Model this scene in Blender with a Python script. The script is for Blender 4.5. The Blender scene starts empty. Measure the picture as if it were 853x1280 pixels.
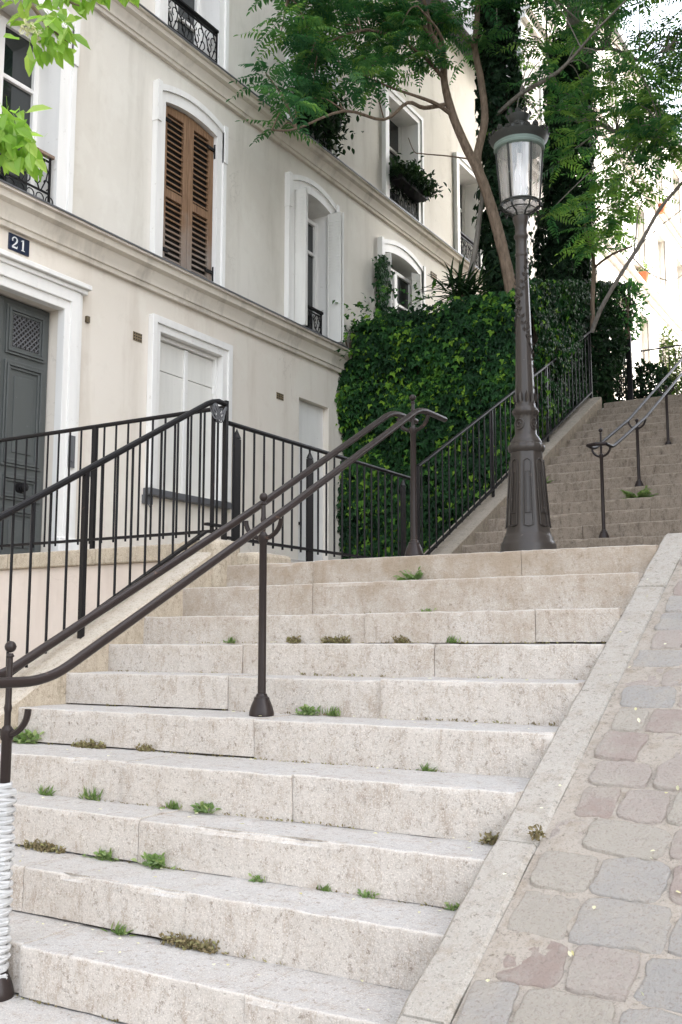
import bpy, bmesh, math, random
from mathutils import Vector, noise, Matrix
R = math.radians
PI = math.pi
random.seed(7)
scene = bpy.context.scene
col = scene.collection

# ------------------------------------------------------------------ materials
def nt(name):
    m = bpy.data.materials.new(name); m.use_nodes = True
    t = m.node_tree; t.nodes.clear()
    return m, t
def nd(t, typ, **kw):
    n = t.nodes.new(typ)
    for k, v in kw.items(): setattr(n, k, v)
    return n
def lk(t, a, b): t.links.new(a, b)
def pos(t, scale=(1, 1, 1)):
    g = nd(t, 'ShaderNodeNewGeometry'); mp = nd(t, 'ShaderNodeMapping')
    mp.inputs['Scale'].default_value = scale
    lk(t, g.outputs['Position'], mp.inputs['Vector'])
    return mp.outputs['Vector']
def noi(t, vec, scale, detail=4, rough=.55, dist=0):
    n = nd(t, 'ShaderNodeTexNoise'); n.inputs['Scale'].default_value = scale
    n.inputs['Detail'].default_value = detail; n.inputs['Roughness'].default_value = rough
    n.inputs['Distortion'].default_value = dist
    lk(t, vec, n.inputs['Vector'])
    return n.outputs['Fac']
def ramp(t, fac, stops, interp='LINEAR'):
    r = nd(t, 'ShaderNodeValToRGB'); r.color_ramp.interpolation = interp
    e = r.color_ramp.elements
    while len(e) < len(stops): e.new(.5)
    for i, (p, c) in enumerate(stops):
        e[i].position = p
        e[i].color = (c, c, c, 1) if not isinstance(c, (tuple, list)) else (*c, 1)
    lk(t, fac, r.inputs['Fac'])
    return r.outputs['Color']
def mix(t, fac, a, b, typ='MIX'):
    m = nd(t, 'ShaderNodeMix', data_type='RGBA', blend_type=typ)
    for s, v in ((0, fac), (6, a), (7, b)):
        if hasattr(v, 'links'): lk(t, v, m.inputs[s])
        elif isinstance(v, (tuple, list)): m.inputs[s].default_value = (*v, 1)
        else: m.inputs[s].default_value = v
    return m.outputs[2]
def mth(t, op, a, b=0.0):
    m = nd(t, 'ShaderNodeMath', operation=op)
    for s, v in ((0, a), (1, b)):
        if hasattr(v, 'links'): lk(t, v, m.inputs[s])
        else: m.inputs[s].default_value = v
    return m.outputs[0]
def bump(t, h, strength=.3, dist=.01):
    b = nd(t, 'ShaderNodeBump'); b.inputs['Strength'].default_value = strength
    b.inputs['Distance'].default_value = dist
    lk(t, h, b.inputs['Height'])
    return b.outputs['Normal']
def out(t, color, rough=.8, normal=None, metallic=0, spec=.5, **kw):
    p = nd(t, 'ShaderNodeBsdfPrincipled'); o = nd(t, 'ShaderNodeOutputMaterial')
    for k, v in (('Base Color', color), ('Roughness', rough), ('Metallic', metallic), ('Specular IOR Level', spec)):
        if hasattr(v, 'links'): lk(t, v, p.inputs[k])
        elif isinstance(v, (tuple, list)): p.inputs[k].default_value = (*v, 1)
        else: p.inputs[k].default_value = v
    if normal is not None: lk(t, normal, p.inputs['Normal'])
    lk(t, p.outputs[0], o.inputs[0])
    return p
M = {}
def stucco(name, c1, c2, stain=(.32, .28, .22), amt=.42):
    m, t = nt(name)
    v = pos(t); big = noi(t, v, .55, 5, .6); st = noi(t, pos(t, (2.2, 2.2, .28)), 1.3, 6, .65)
    fine = noi(t, v, 60, 3, .6); mid = noi(t, v, 5, 5, .6, .4)
    c = mix(t, ramp(t, big, [(.3, 0), (.7, 1)]), c1, c2)
    c = mix(t, mth(t, 'MULTIPLY', ramp(t, st, [(.52, 0), (.80, 1)]), amt), c, stain)
    c = mix(t, mth(t, 'MULTIPLY', ramp(t, mid, [(.58, 0), (.75, 1)]), .13), c, stain)
    ck = noi(t, v, 1.1, 6, .6, .6); cm_ = noi(t, v, .8, 3)
    ck = mth(t, 'MULTIPLY', ramp(t, ck, [(.492, 0), (.5, 1), (.508, 0)]), ramp(t, cm_, [(.54, 0), (.64, .22)]))
    c = mix(t, ck, c, tuple(x * .6 for x in stain))
    pt_ = noi(t, pos(t, (1, 1.2, .8)), 1.9, 7, .7)
    c = mix(t, ramp(t, pt_, [(.54, 0), (.60, .13)]), c, tuple(min(.8, x * 1.22) for x in c1))
    c = mix(t, ramp(t, pt_, [(.30, .10), (.42, 0)]), c, stain)
    h = mth(t, 'ADD', mth(t, 'MULTIPLY', fine, .35), mid)
    out(t, c, .92, bump(t, h, .30, .006), spec=.2)
    M[name] = m
stucco('stucco_upper', (.68, .645, .575), (.62, .575, .50))
stucco('stucco_lower', (.72, .66, .58), (.67, .61, .525), (.38, .30, .22), .4)
stucco('stucco_pink', (.62, .545, .48), (.57, .485, .415), (.34, .27, .22), .5)
stucco('stucco_far', (.60, .57, .53), (.56, .53, .48), (.5, .45, .4), .4)
stucco('blocker_wall', (.22, .16, .12), (.18, .12, .09), (.1, .08, .06), .4)  # dark wall of the added building opposite, keeps bounced light low
stucco('stone_trim', (.68, .625, .54), (.60, .54, .455), (.20, .17, .14), .7)
def paint(name, c, chip=None, rough=.5, amt=.6, spec=.35):
    m, t = nt(name)
    v = pos(t); n1 = noi(t, v, 14, 6, .7); n2 = noi(t, pos(t, (6, 6, .8)), 1.5, 5, .6); n3 = noi(t, v, 90, 2)
    cc = mix(t, mth(t, 'MULTIPLY', ramp(t, n2, [(.45, 0), (.8, 1)]), .35), c, tuple(x * .68 for x in c))
    if chip: cc = mix(t, mth(t, 'MULTIPLY', ramp(t, n1, [(.64, 0), (.68, 1)]), amt), cc, chip)
    out(t, cc, mth(t, 'ADD', mth(t, 'MULTIPLY', n1, .3), rough - .15), bump(t, mth(t, 'ADD', n1, mth(t, 'MULTIPLY', n3, .3)), .12, .004), spec=spec)
    M[name] = m
paint('white_paint', (.76, .74, .70), (.50, .46, .40), .55, .5)
paint('shutter_white', (.72, .70, .645), (.5, .47, .42), .5, .4)
paint('door_green', (.082, .088, .084), (.16, .165, .16), .5, .5)
paint('dark_iron', (.012, .011, .0115), (.06, .038, .028), .45, .55, .14)
paint('rail_iron', (.026, .019, .017), (.13, .08, .058), .34, .6, .2)
paint('lamp_bronze', (.046, .038, .032), (.17, .14, .115), .33, .9, .28)
paint('lamp_top', (.034, .035, .031), (.12, .16, .135), .5, .7, .2)
paint('lamp_patina', (.13, .17, .145), (.06, .055, .05), .6, .7)
paint('zinc', (.11, .11, .115), (.15, .15, .15), .4, .4)
paint('plate_blue', (.014, .022, .045), None, .3)
paint('rubber_white', (.42, .415, .405), (.22, .21, .19), .5, .7)
paint('terracotta', (.5, .16, .07), (.4, .2, .12), .7)
paint('vent_brown', (.20, .15, .085), (.10, .08, .05), .7)
paint('brass', (.12, .09, .05), None, .4)
def wood():
    m, t = nt('wood_brown')
    g = noi(t, pos(t, (30, 30, 1.2)), 2, 6, .65); v = pos(t); n = noi(t, v, 4, 4)
    c = ramp(t, g, [(.3, (.11, .060, .032)), (.55, (.23, .135, .075)), (.8, (.34, .23, .145))])
    gn = nd(t, 'ShaderNodeNewGeometry'); s = nd(t, 'ShaderNodeSeparateXYZ'); lk(t, gn.outputs['Position'], s.inputs[0])
    w = mth(t, 'ADD', mth(t, 'MULTIPLY', s.outputs[2], -.85), mth(t, 'ADD', mth(t, 'MULTIPLY', n, .9), 3.75))
    c = mix(t, ramp(t, w, [(.25, 0), (.75, .75)]), c, (.27, .245, .22))       # weathered grey at the foot
    out(t, c, .7, bump(t, g, .3, .004), spec=.25); M['wood_brown'] = m
wood()
def granite(name, face, top, dark, warm=.5, spk=.4, falloff=0, nk=0):
    m, t = nt(name)
    v = pos(t); sp = noi(t, v, 95, 3, .75); sp2 = noi(t, v, 210, 2, .6); big = noi(t, v, 1.7, 5, .6)
    pit = noi(t, v, 34, 6, .85); st = noi(t, pos(t, (7, 7, 2.4)), 2.6, 8, .82); mid = noi(t, v, 13, 8, .85)
    gn = nd(t, 'ShaderNodeNewGeometry'); s = nd(t, 'ShaderNodeSeparateXYZ'); lk(t, gn.outputs['True Normal'], s.inputs[0])
    up_ = ramp(t, s.outputs[2], [(.5, 0), (.85, 1)])
    c = mix(t, up_, face, top)  # up-facing stone greyer: sky tint and wear put into the colour
    c = mix(t, mth(t, 'MULTIPLY', ramp(t, big, [(.4, 0), (.7, 1)]), .35), c, tuple(x * .82 for x in face))
    c = mix(t, mth(t, 'MULTIPLY', ramp(t, mid, [(.50, 0), (.72, 1)]), warm), c, tuple(x * 1.15 for x in dark))
    c = mix(t, mth(t, 'MULTIPLY', mth(t, 'MULTIPLY', ramp(t, st, [(.50, 0), (.70, 1)]), warm * 1.2), mth(t, 'SUBTRACT', 1.0, mth(t, 'MULTIPLY', up_, .7))), c, dark)
    c = mix(t, mth(t, 'MULTIPLY', ramp(t, pit, [(.56, 0), (.64, 1)]), .7), c, tuple(x * .6 for x in dark))
    c = mix(t, ramp(t, sp, [(.30, .65), (.45, 0)]), c, tuple(x * .40 for x in face))
    c = mix(t, ramp(t, sp2, [(.55, 0), (.66, spk)]), c, tuple(min(.8, x * 1.5) for x in face))
    if nk:
        nose = ramp(t, s.outputs[2], [(0, 0), (.12, 0), (.35, .45), (.85, .45), (.97, 0)])
        nn_ = noi(t, v, 7, 5, .7)
        c = mix(t, mth(t, 'MULTIPLY', nose, ramp(t, nn_, [(.35, .2), (.6, 1)])), c, tuple(min(.7, x * nk) for x in face))
    if falloff:  # brown tint growing with height: light falloff up the steps put into the colour
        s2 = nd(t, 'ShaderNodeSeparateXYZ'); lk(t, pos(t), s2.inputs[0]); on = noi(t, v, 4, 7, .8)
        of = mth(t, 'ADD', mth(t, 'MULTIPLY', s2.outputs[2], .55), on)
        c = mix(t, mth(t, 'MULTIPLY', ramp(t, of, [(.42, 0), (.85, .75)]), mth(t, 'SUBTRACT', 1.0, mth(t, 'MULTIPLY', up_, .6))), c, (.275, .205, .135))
    h = mth(t, 'ADD', mth(t, 'MULTIPLY', sp, .6), mth(t, 'ADD', pit, mid))
    out(t, c, .9, bump(t, h, .7, .006), spec=.2); M[name] = m
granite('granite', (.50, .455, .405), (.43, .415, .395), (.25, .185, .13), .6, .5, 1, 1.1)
granite('granite_shaded', (.25, .205, .16), (.24, .205, .17), (.085, .065, .047), .9, .4, 0, 1.5)  # darker copy of granite: shade over the upper flight put into the colour
granite('granite_kerb', (.365, .335, .29), (.365, .335, .295), (.21, .17, .125), .8, .3)
granite('plinth_stone', (.46, .39, .30), (.45, .40, .335), (.21, .175, .12), .8)
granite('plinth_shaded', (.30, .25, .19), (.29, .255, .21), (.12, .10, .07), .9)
granite('paving', (.36, .34, .31), (.36, .34, .31), (.22, .18, .14), .5)
granite('mortar', (.34, .30, .25), (.34, .30, .255), (.17, .13, .09), .95, .12)
granite('joint_dark', (.10, .08, .06), (.10, .08, .06), (.05, .04, .03), .5)
def setts():
    m, t = nt('setts')
    gn = nd(t, 'ShaderNodeNewGeometry'); v = pos(t)
    rnd = gn.outputs['Random Per Island']
    c = ramp(t, rnd, [(0, (.375, .35, .32)), (.2, (.39, .335, .295)), (.36, (.335, .265, .23)), (.5, (.40, .36, .305)), (.62, (.355, .335, .31)), (.76, (.355, .29, .255)), (.88, (.41, .37, .315))], 'CONSTANT')
    n = noi(t, v, 20, 7, .75); sp = noi(t, v, 110, 2, .7); b = noi(t, v, 6, 7, .75); pk = noi(t, v, 40, 7, .85)
    c = mix(t, ramp(t, pk, [(.55, 0), (.66, .45)]), c, (.19, .15, .12))
    c = mix(t, ramp(t, n, [(.46, 0), (.72, .45)]), c, (.42, .385, .345))
    c = mix(t, ramp(t, b, [(.47, 0), (.62, .75)]), c, (.41, .37, .32))
    c = mix(t, ramp(t, sp, [(.32, .5), (.45, 0)]), c, (.25, .2, .17))
    out(t, c, .88, bump(t, mth(t, 'ADD', n, mth(t, 'ADD', pk, mth(t, 'MULTIPLY', sp, .4))), 1.0, .010), spec=.2); M['setts'] = m
setts()
def leafmat(name, stops, trans=.35, rough=.45, spec=.4):
    m, t = nt(name)
    a = nd(t, 'ShaderNodeAttribute', attribute_name='tint')
    c = ramp(t, a.outputs['Fac'], stops)
    p = nd(t, 'ShaderNodeBsdfPrincipled'); lk(t, c, p.inputs['Base Color']); p.inputs['Roughness'].default_value = rough
    p.inputs['Specular IOR Level'].default_value = spec
    tr = nd(t, 'ShaderNodeBsdfTranslucent'); lk(t, mix(t, 1.0, c, (1.35, 1.55, .85), 'MULTIPLY'), tr.inputs['Color'])
    x = nd(t, 'ShaderNodeMixShader'); x.inputs[0].default_value = trans
    lk(t, p.outputs[0], x.inputs[1]); lk(t, tr.outputs[0], x.inputs[2])
    o = nd(t, 'ShaderNodeOutputMaterial'); lk(t, x.outputs[0], o.inputs[0]); M[name] = m
leafmat('leaf_ailanthus', [(0, (.017, .060, .034)), (.5, (.040, .122, .056)), (.85, (.092, .205, .068)), (1, (.18, .29, .075))], .55, .5, .25)
leafmat('leaf_ivy', [(0, (.008, .028, .010)), (.55, (.018, .064, .016)), (.8, (.060, .155, .020)), (1, (.18, .30, .030))], .25, .5, .15)
leafmat('leaf_near', [(0, (.17, .30, .045)), (.6, (.24, .37, .07)), (1, (.36, .46, .13))], .55)
leafmat('leaf_weed', [(0, (.12, .19, .065)), (.6, (.19, .27, .095)), (1, (.30, .34, .16))], .35)
leafmat('leaf_dark', [(0, (.010, .026, .012)), (.7, (.022, .05, .02)), (1, (.05, .09, .03))], .2, .5, .15)
leafmat('leaf_light', [(0, (.04, .075, .018)), (.6, (.095, .145, .035)), (1, (.20, .24, .07))], .35)
leafmat('moss', [(0, (.15, .115, .065)), (.5, (.23, .185, .105)), (1, (.25, .24, .11))], .2, .8, .1)
leafmat('petal', [(0, (.55, .50, .36)), (.6, (.68, .64, .52)), (1, (.42, .36, .12))], .3, .7)
def bark(name, a, b):
    m, t = nt(name)
    n = noi(t, pos(t, (12, 12, 3)), 2.5, 6, .65)
    out(t, ramp(t, n, [(.3, a), (.7, b)]), .85, bump(t, n, .6, .01), spec=.2); M[name] = m
bark('bark', (.10, .072, .05), (.24, .175, .125))
bark('bark_grey', (.12, .105, .09), (.26, .235, .20))
bark('soil', (.04, .03, .02), (.09, .07, .05))
bark('asphalt', (.045, .045, .047), (.07, .068, .066))
def glass_dark():
    m, t = nt('window_glass')
    n = noi(t, pos(t), 1.4, 2); out(t, (.012, .016, .016), .03, bump(t, n, .03, .02), spec=.8); M['window_glass'] = m
    m, t = nt('lamp_glass')
    n = noi(t, pos(t, (14, 14, .8)), 1.2, 3); d = nd(t, 'ShaderNodeBsdfDiffuse'); d.inputs[0].default_value = (.72, .68, .64, 1)
    tr = nd(t, 'ShaderNodeBsdfTranslucent'); tr.inputs[0].default_value = (.8, .76, .72, 1)
    g = nd(t, 'ShaderNodeBsdfGlossy'); g.inputs['Roughness'].default_value = .06
    tp = nd(t, 'ShaderNodeBsdfTransparent')
    m0 = nd(t, 'ShaderNodeMixShader'); m0.inputs[0].default_value = .6; lk(t, d.outputs[0], m0.inputs[1]); lk(t, tr.outputs[0], m0.inputs[2])
    m1 = nd(t, 'ShaderNodeMixShader'); lk(t, ramp(t, n, [(.35, .14), (.65, .55)]), m1.inputs[0]); lk(t, tp.outputs[0], m1.inputs[1]); lk(t, m0.outputs[0], m1.inputs[2])
    m2 = nd(t, 'ShaderNodeMixShader'); m2.inputs[0].default_value = .10; lk(t, m1.outputs[0], m2.inputs[1]); lk(t, g.outputs[0], m2.inputs[2])
    o = nd(t, 'ShaderNodeOutputMaterial'); lk(t, m2.outputs[0], o.inputs[0]); M['lamp_glass'] = m
    for nm, c, r in (('digit_white', (.78, .78, .76), .4), ('opal', (.75, .73, .70), .4), ('dark_room', (.02, .018, .016), .9), ('veiled_pane', (.5, .47, .42), .9)):
        m, t = nt(nm); out(t, c, r); M[nm] = m
glass_dark()

# ------------------------------------------------------------------ mesh builder
class MB:
    def __init__(s): s.v = []; s.f = []; s.sm = []; s.mi = []; s.ti = []; s.cur = 0; s.tint = 0.0
    def face(s, idx, smooth=False):
        s.f.append(idx); s.sm.append(smooth); s.mi.append(s.cur); s.ti.append(s.tint)
    def add(s, pts):
        n = len(s.v); s.v.extend([tuple(p) for p in pts]); return n
    def quad(s, a, b, c, d, smooth=False):
        n = s.add((a, b, c, d)); s.face((n, n + 1, n + 2, n + 3), smooth)
    def box(s, x0, x1, y0, y1, z0, z1):
        n = s.add([(x, y, z) for z in (z0, z1) for y in (y0, y1) for x in (x0, x1)])
        for q in ((0, 2, 3, 1), (4, 5, 7, 6), (0, 1, 5, 4), (2, 6, 7, 3), (0, 4, 6, 2), (1, 3, 7, 5)): s.face(tuple(n + i for i in q))
        return s
    def obox(s, c, ax, ay, az):          # oriented box: centre and three half-axis vectors
        c, ax, ay, az = Vector(c), Vector(ax), Vector(ay), Vector(az)
        n = s.add([c + i * ax + j * ay + k * az for k in (-1, 1) for j in (-1, 1) for i in (-1, 1)])
        for q in ((0, 2, 3, 1), (4, 5, 7, 6), (0, 1, 5, 4), (2, 6, 7, 3), (0, 4, 6, 2), (1, 3, 7, 5)): s.face(tuple(n + i for i in q))
        return s
    def tube(s, pts, r, seg=8, cap=True):
        pts = [Vector(p) for p in pts]; rs = r if isinstance(r, (list, tuple)) else [r] * len(pts)
        d0 = (pts[1] - pts[0]).normalized()
        u = d0.cross(Vector((0, 0, 1)) if abs(d0.z) < .9 else Vector((1, 0, 0))).normalized()
        rings = []
        for i, p in enumerate(pts):
            a = pts[max(i - 1, 0)]; b = pts[min(i + 1, len(pts) - 1)]
            d = (b - a).normalized() if (b - a).length > 1e-9 else d0
            u = (u - d * u.dot(d)).normalized(); w = d.cross(u)
            rings.append(s.add([p + (u * math.cos(2 * PI * k / seg) + w * math.sin(2 * PI * k / seg)) * rs[i] for k in range(seg)]))
        for a, b in zip(rings, rings[1:]):
            for k in range(seg):
                k2 = (k + 1) % seg; s.face((a + k, a + k2, b + k2, b + k), True)
        if cap:
            s.face(tuple(rings[0] + k for k in reversed(range(seg)))); s.face(tuple(rings[-1] + k for k in range(seg)))
        return s
    def lathe(s, prof, cx, cy, seg=32, fn=None, sharp=True):
        rings = []
        for r, z in prof:
            pts = []
            for k in range(seg):
                a = 2 * PI * k / seg; rr = r * (fn(a, z) if fn else 1)
                pts.append((cx + rr * math.cos(a), cy + rr * math.sin(a), z))
            rings.append(s.add(pts))
        for i, (a, b) in enumerate(zip(rings, rings[1:])):
            for k in range(seg):
                k2 = (k + 1) % seg; s.face((a + k, a + k2, b + k2, b + k), True)
        s.face(tuple(rings[0] + k for k in reversed(range(seg)))); s.face(tuple(rings[-1] + k for k in range(seg)))
        return s
    def ball(s, c, r, seg=14, sz=1.0):
        n = 8
        prof = [(max(r * math.sin(PI * i / n), 1e-4), c[2] - sz * r * math.cos(PI * i / n)) for i in range(n + 1)]
        return s.lathe(prof, c[0], c[1], seg)
    def prism_yz(s, poly, x0, x1):       # polygon in (y,z) between two x
        n = len(poly); a = s.add([(x0, y, z) for y, z in poly]); b = s.add([(x1, y, z) for y, z in poly])
        s.face(tuple(a + i for i in range(n))); s.face(tuple(b + i for i in reversed(range(n))))
        for i in range(n):
            j = (i + 1) % n; s.face((a + i, b + i, b + j, a + j))
        return s
    def sweep_y(s, prof, y0, y1):        # profile in (x,z) along y
        n = len(prof); a = s.add([(x, y0, z) for x, z in prof]); b = s.add([(x, y1, z) for x, z in prof])
        for i in range(n - 1): s.face((a + i, a + i + 1, b + i + 1, b + i))
        s.face(tuple(a + i for i in range(n))); s.face(tuple(b + i for i in reversed(range(n))))
        return s
    def ring_yz(s, inner, outer, xf, xb):  # flat frame between two open paths, front at xf, back at xb
        n = len(inner)
        P = [s.add([(x, y, z) for y, z in path]) for x in (xf, xb) for path in (inner, outer)]
        for i in range(n - 1):
            s.face((P[0] + i, P[0] + i + 1, P[1] + i + 1, P[1] + i))
            s.face((P[1] + i, P[1] + i + 1, P[3] + i + 1, P[3] + i))
            s.face((P[0] + i + 1, P[0] + i, P[2] + i, P[2] + i + 1))
        for i in (0, n - 1): s.face((P[0] + i, P[1] + i, P[3] + i, P[2] + i))
        return s
    def leaf(s, b, d, nrm, L, W, fold=.25, droop=.0):   # lens leaf of two folded halves
        b = Vector(b); d = Vector(d).normalized(); nrm = Vector(nrm); nrm = (nrm - d * nrm.dot(d))
        nrm = nrm.normalized() if nrm.length > 1e-6 else d.orthogonal().normalized()
        sd = d.cross(nrm); dn = -nrm * droop * L
        m1, m2, tip = b + d * L * .33, b + d * L * .68 + dn * .35, b + d * L + dn
        up = nrm * W * fold
        n = s.add((b, m1 + sd * W * .5 + up, m2 + sd * W * .42 + up, tip, m2 - sd * W * .42 + up, m1 - sd * W * .5 + up))
        s.face((n, n + 1, n + 2, n + 3)); s.face((n, n + 3, n + 4, n + 5))
    def ivyleaf(s, c, d, nrm, S):        # lobed leaf hanging along d
        c = Vector(c); d = Vector(d).normalized(); nrm = Vector(nrm); nrm = (nrm - d * nrm.dot(d)).normalized(); sd = d.cross(nrm)
        P = lambda a, b, h: c + d * a * S + sd * b * S + nrm * h * S
        n = s.add((P(0, 0, 0), P(-.12, .30, .05), P(.22, .56, -.04), P(.42, .26, .07), P(1, 0, -.10), P(.42, -.26, .07), P(.22, -.56, -.04), P(-.12, -.30, .05)))
        s.face((n, n + 1, n + 2, n + 3)); s.face((n, n + 3, n + 4)); s.face((n, n + 4, n + 5)); s.face((n, n + 5, n + 6, n + 7))
    def pinnate(s, base, d, L, pairs, ll, lw, droop=.5, up=(0, 0, 1), tint=None, jit=.15):
        base = Vector(base); d = Vector(d).normalized(); g = Vector((0, 0, -1)); pts = []; p = base.copy(); dd = d.copy(); st = L / (pairs + 2)
        for i in range(pairs + 3):
            pts.append(p.copy()); p = p + dd * st; dd = (dd + g * droop * st * 1.6).normalized()
        t0 = s.tint if tint is None else tint
        for i in range(1, len(pts)):
            a, b = pts[i - 1], pts[i]; ax = (b - a).normalized()
            nrm = Vector(up) - ax * ax.dot(Vector(up)); nrm = nrm.normalized() if nrm.length > .05 else ax.orthogonal().normalized()
            sd = ax.cross(nrm)
            s.tint = max(0, min(1, t0))
            s.quad(a - sd * .0025, a + sd * .0025, b + sd * .002, b - sd * .002)
            if i < 2: continue
            k = math.sin(PI * (.18 + .72 * i / len(pts)))
            for sg in (-1, 1):
                s.tint = max(0, min(1, t0 + random.uniform(-.12, .12)))
                v = sd * sg * .9 + ax * .42 - nrm * random.uniform(.05, .35) + Vector([random.uniform(-jit, jit) for _ in range(3)])
                s.leaf(a + (b - a) * random.random() * .3, v, nrm + sd * sg * .15, ll * k * random.uniform(.85, 1.12), lw * k, .22, .18)
        s.tint = t0
        s.leaf(pts[-1], ax, nrm, ll * .8, lw * .8)
    def build(s, name, mats, parent=None, recalc=True, bevel=0, tint=False, sharp=False):
        me = bpy.data.meshes.new(name)
        o = Vector((0, 0, 0)); q = parent
        while q is not None: o += q.location; q = q.parent
        me.from_pydata([Vector(p) - o for p in s.v], [], s.f)
        me.polygons.foreach_set('use_smooth', s.sm); me.polygons.foreach_set('material_index', s.mi)
        if tint:
            at = me.attributes.new('tint', 'FLOAT', 'FACE'); at.data.foreach_set('value', s.ti)
        if recalc:
            bm = bmesh.new(); bm.from_mesh(me); bmesh.ops.recalc_face_normals(bm, faces=bm.faces); bm.to_mesh(me); bm.free()
        for m in (mats if isinstance(mats, (list, tuple)) else [mats]): me.materials.append(M[m])
        me.update()
        if recalc or sharp: me.set_sharp_from_angle(angle=R(34))
        ob = bpy.data.objects.new(name, me); col.objects.link(ob); ob.parent = parent
        if bevel:
            b = ob.modifiers.new('bevel', 'BEVEL'); b.width = bevel; b.segments = 2; b.limit_method = 'ANGLE'; b.angle_limit = R(40); b.harden_normals = False
        return ob
def tag(o, label=None, cat=None, group=None, kind=None):
    if label: o['label'] = label
    if cat: o['category'] = cat
    if group: o['group'] = group
    if kind: o['kind'] = kind
    return o
def thing(name, label, cat, loc=(0, 0, 0), group=None):
    o = bpy.data.objects.new(name, None); col.objects.link(o); o.location = loc; o.empty_display_size = .2
    return tag(o, label, cat, group)
def struct(name, mb, mat, **kw):
    return tag(mb.build(name, mat, **kw), kind='structure')
def plabel(o, text): o['label'] = text; return o
N = lambda *p: noise.noise(Vector(p))

# ------------------------------------------------------------------ stairs
TY = [5.10, 4.74, 4.39, 4.13, 3.82, 3.51, 3.15, 2.915, 2.66, 2.40, 2.09, 1.78, 1.47, 1.16]
TZ = [.485, .320, .148, -.005, -.155, -.315, -.48, -.64, -.80, -.96, -1.12, -1.28, -1.44, -1.60]
def step_mesh(y, z, zb, yb, x0, x1, joints, seed, amp=1.0):
    mb = MB(); xs = [x0] + sorted(joints) + [x1]
    for a, b in zip(xs, xs[1:]):
        gap = random.random() < (.4 if amp == 1 else .8); rz = random.uniform(-.005, .005) * amp; ry = random.uniform(-.008, .006) * amp; tilt = random.uniform(-.003, .003) * amp
        a2, b2 = a + .0014, b - .0014; n = max(2, int((b2 - a2) / .03))
        prof = []
        hh = z - zb
        for q in (0, .05, .3, .5, .7, .86, 1 - .022 / hh): prof.append((0, -hh + hh * q + ((.007 if gap else -.006) if q == 0 else 0), 0))
        for q in range(5):
            an = PI / 2 * q / 4; prof.append((.0075 * (1 - math.cos(an)), -.0075 * (1 - math.sin(an)), 1))
        D = yb - y
        for q in (.06, .3, .55, .8, 1.0): prof.append((D * q + (.02 if q == 1 else 0), 0, 2))
        rows = []
        for i in range(n + 1):
            x = a2 + (b2 - a2) * i / n; e = min(1, min(i, n - i) / 1.0)
            chip = max(0, N(x * 5.1, seed * 3.7, 1.3) - .30) * .030 * amp + max(0, N(x * 19, seed * 7.1, 9) - .30) * .030 * amp
            pts = []
            for (dy, dz, kd) in prof:
                yy = y + ry + dy; zz = z + rz + tilt * (x - a) + dz
                nz = N(x * 7, yy * 7, zz * 7 + seed) * .004 * amp + N(x * 26, yy * 26, zz * 26) * .0022 * amp
                if kd == 0: yy += nz * 1.2
                elif kd == 1: yy += nz + chip; zz += nz * .7 - chip * .7
                else: zz += nz * .8 - (.004 * amp if abs(dy - D * .3) < 1e-6 else 0) * (N(x * 3, seed, 0) + .5)
                if e == 0 and kd < 2: yy += .0025
                pts.append((x, yy, zz))
            rows.append(mb.add(pts))
        m = len(prof)
        for r1, r2 in zip(rows, rows[1:]):
            for k in range(m - 1): mb.face((r1 + k, r2 + k, r2 + k + 1, r1 + k + 1), True)
        for r1 in (rows[0], rows[-1]):
            c = mb.add([(mb.v[r1][0], yb, zb)]); mb.face(tuple(r1 + k for k in range(m)) + (c,))
    mb.cur = 1
    mb.box(x0 + .001, x1 - .001, y + .035, yb + .03, zb - .04, z - .030)
    return mb
JO = [[-3.25, -1.95], [-3.03], [-2.50, -1.62], [-3.05, -2.0], [-2.91, -2.10], [-2.535], [-2.92, -2.10], [-2.613], [-2.93, -2.18], [-2.64, -1.75], [-3.4, -2.0], [-2.7], [-3.2, -2.1], [-2.6]]
low = thing('stone_staircase', 'wide lower flight of pale worn granite steps in the foreground', 'stairs', (-2.6, 2.4, -1.7))
for k in range(14):
    yb = TY[k - 1] if k else 5.45
    zb = TZ[k + 1] if k < 13 else -1.76
    xl = -3.95 if k < 6 else (-4.25 if k < 9 else -4.6)
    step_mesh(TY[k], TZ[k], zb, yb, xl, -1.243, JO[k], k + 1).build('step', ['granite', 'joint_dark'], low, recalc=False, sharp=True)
UY = lambda k: 8.967 + .325 * k
UZ = lambda k: .926 + .16 * k
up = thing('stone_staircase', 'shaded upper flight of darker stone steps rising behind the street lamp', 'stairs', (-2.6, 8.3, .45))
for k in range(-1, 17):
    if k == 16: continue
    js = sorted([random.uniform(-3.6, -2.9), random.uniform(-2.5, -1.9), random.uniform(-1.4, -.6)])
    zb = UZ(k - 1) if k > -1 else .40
    step_mesh(UY(k), UZ(k), zb, UY(k + 1), -4.03, .6, js, k + 40, 1.2).build('step', ['granite_shaded', 'joint_dark'], up, recalc=False, sharp=True)
# landings, ground and paths (the setting)
mb = MB().box(-4.05, -1.25, 5.43, 8.66, .30, .478); struct('landing', mb, 'paving')
mb = MB().box(-250, 250, -200, 300, -3.2, -3.0); struct('ground', mb, 'asphalt')
mb = MB().box(-7.0, -1.2, -8, 1.18, -1.9, -1.762); mb.box(-7.0, -4.62, 1.18, 5.30, -1.9, -1.30); struct('pavement', mb, 'paving')
mb = MB().box(-7.0, -4.10, 5.36, 11.9, .2, .60); struct('terrace', mb, 'paving')
mb = MB().box(-9, 6, UY(16) - .02, 60, 2.9, UZ(15) + .001); struct('upper_path', mb, 'paving')
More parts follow.
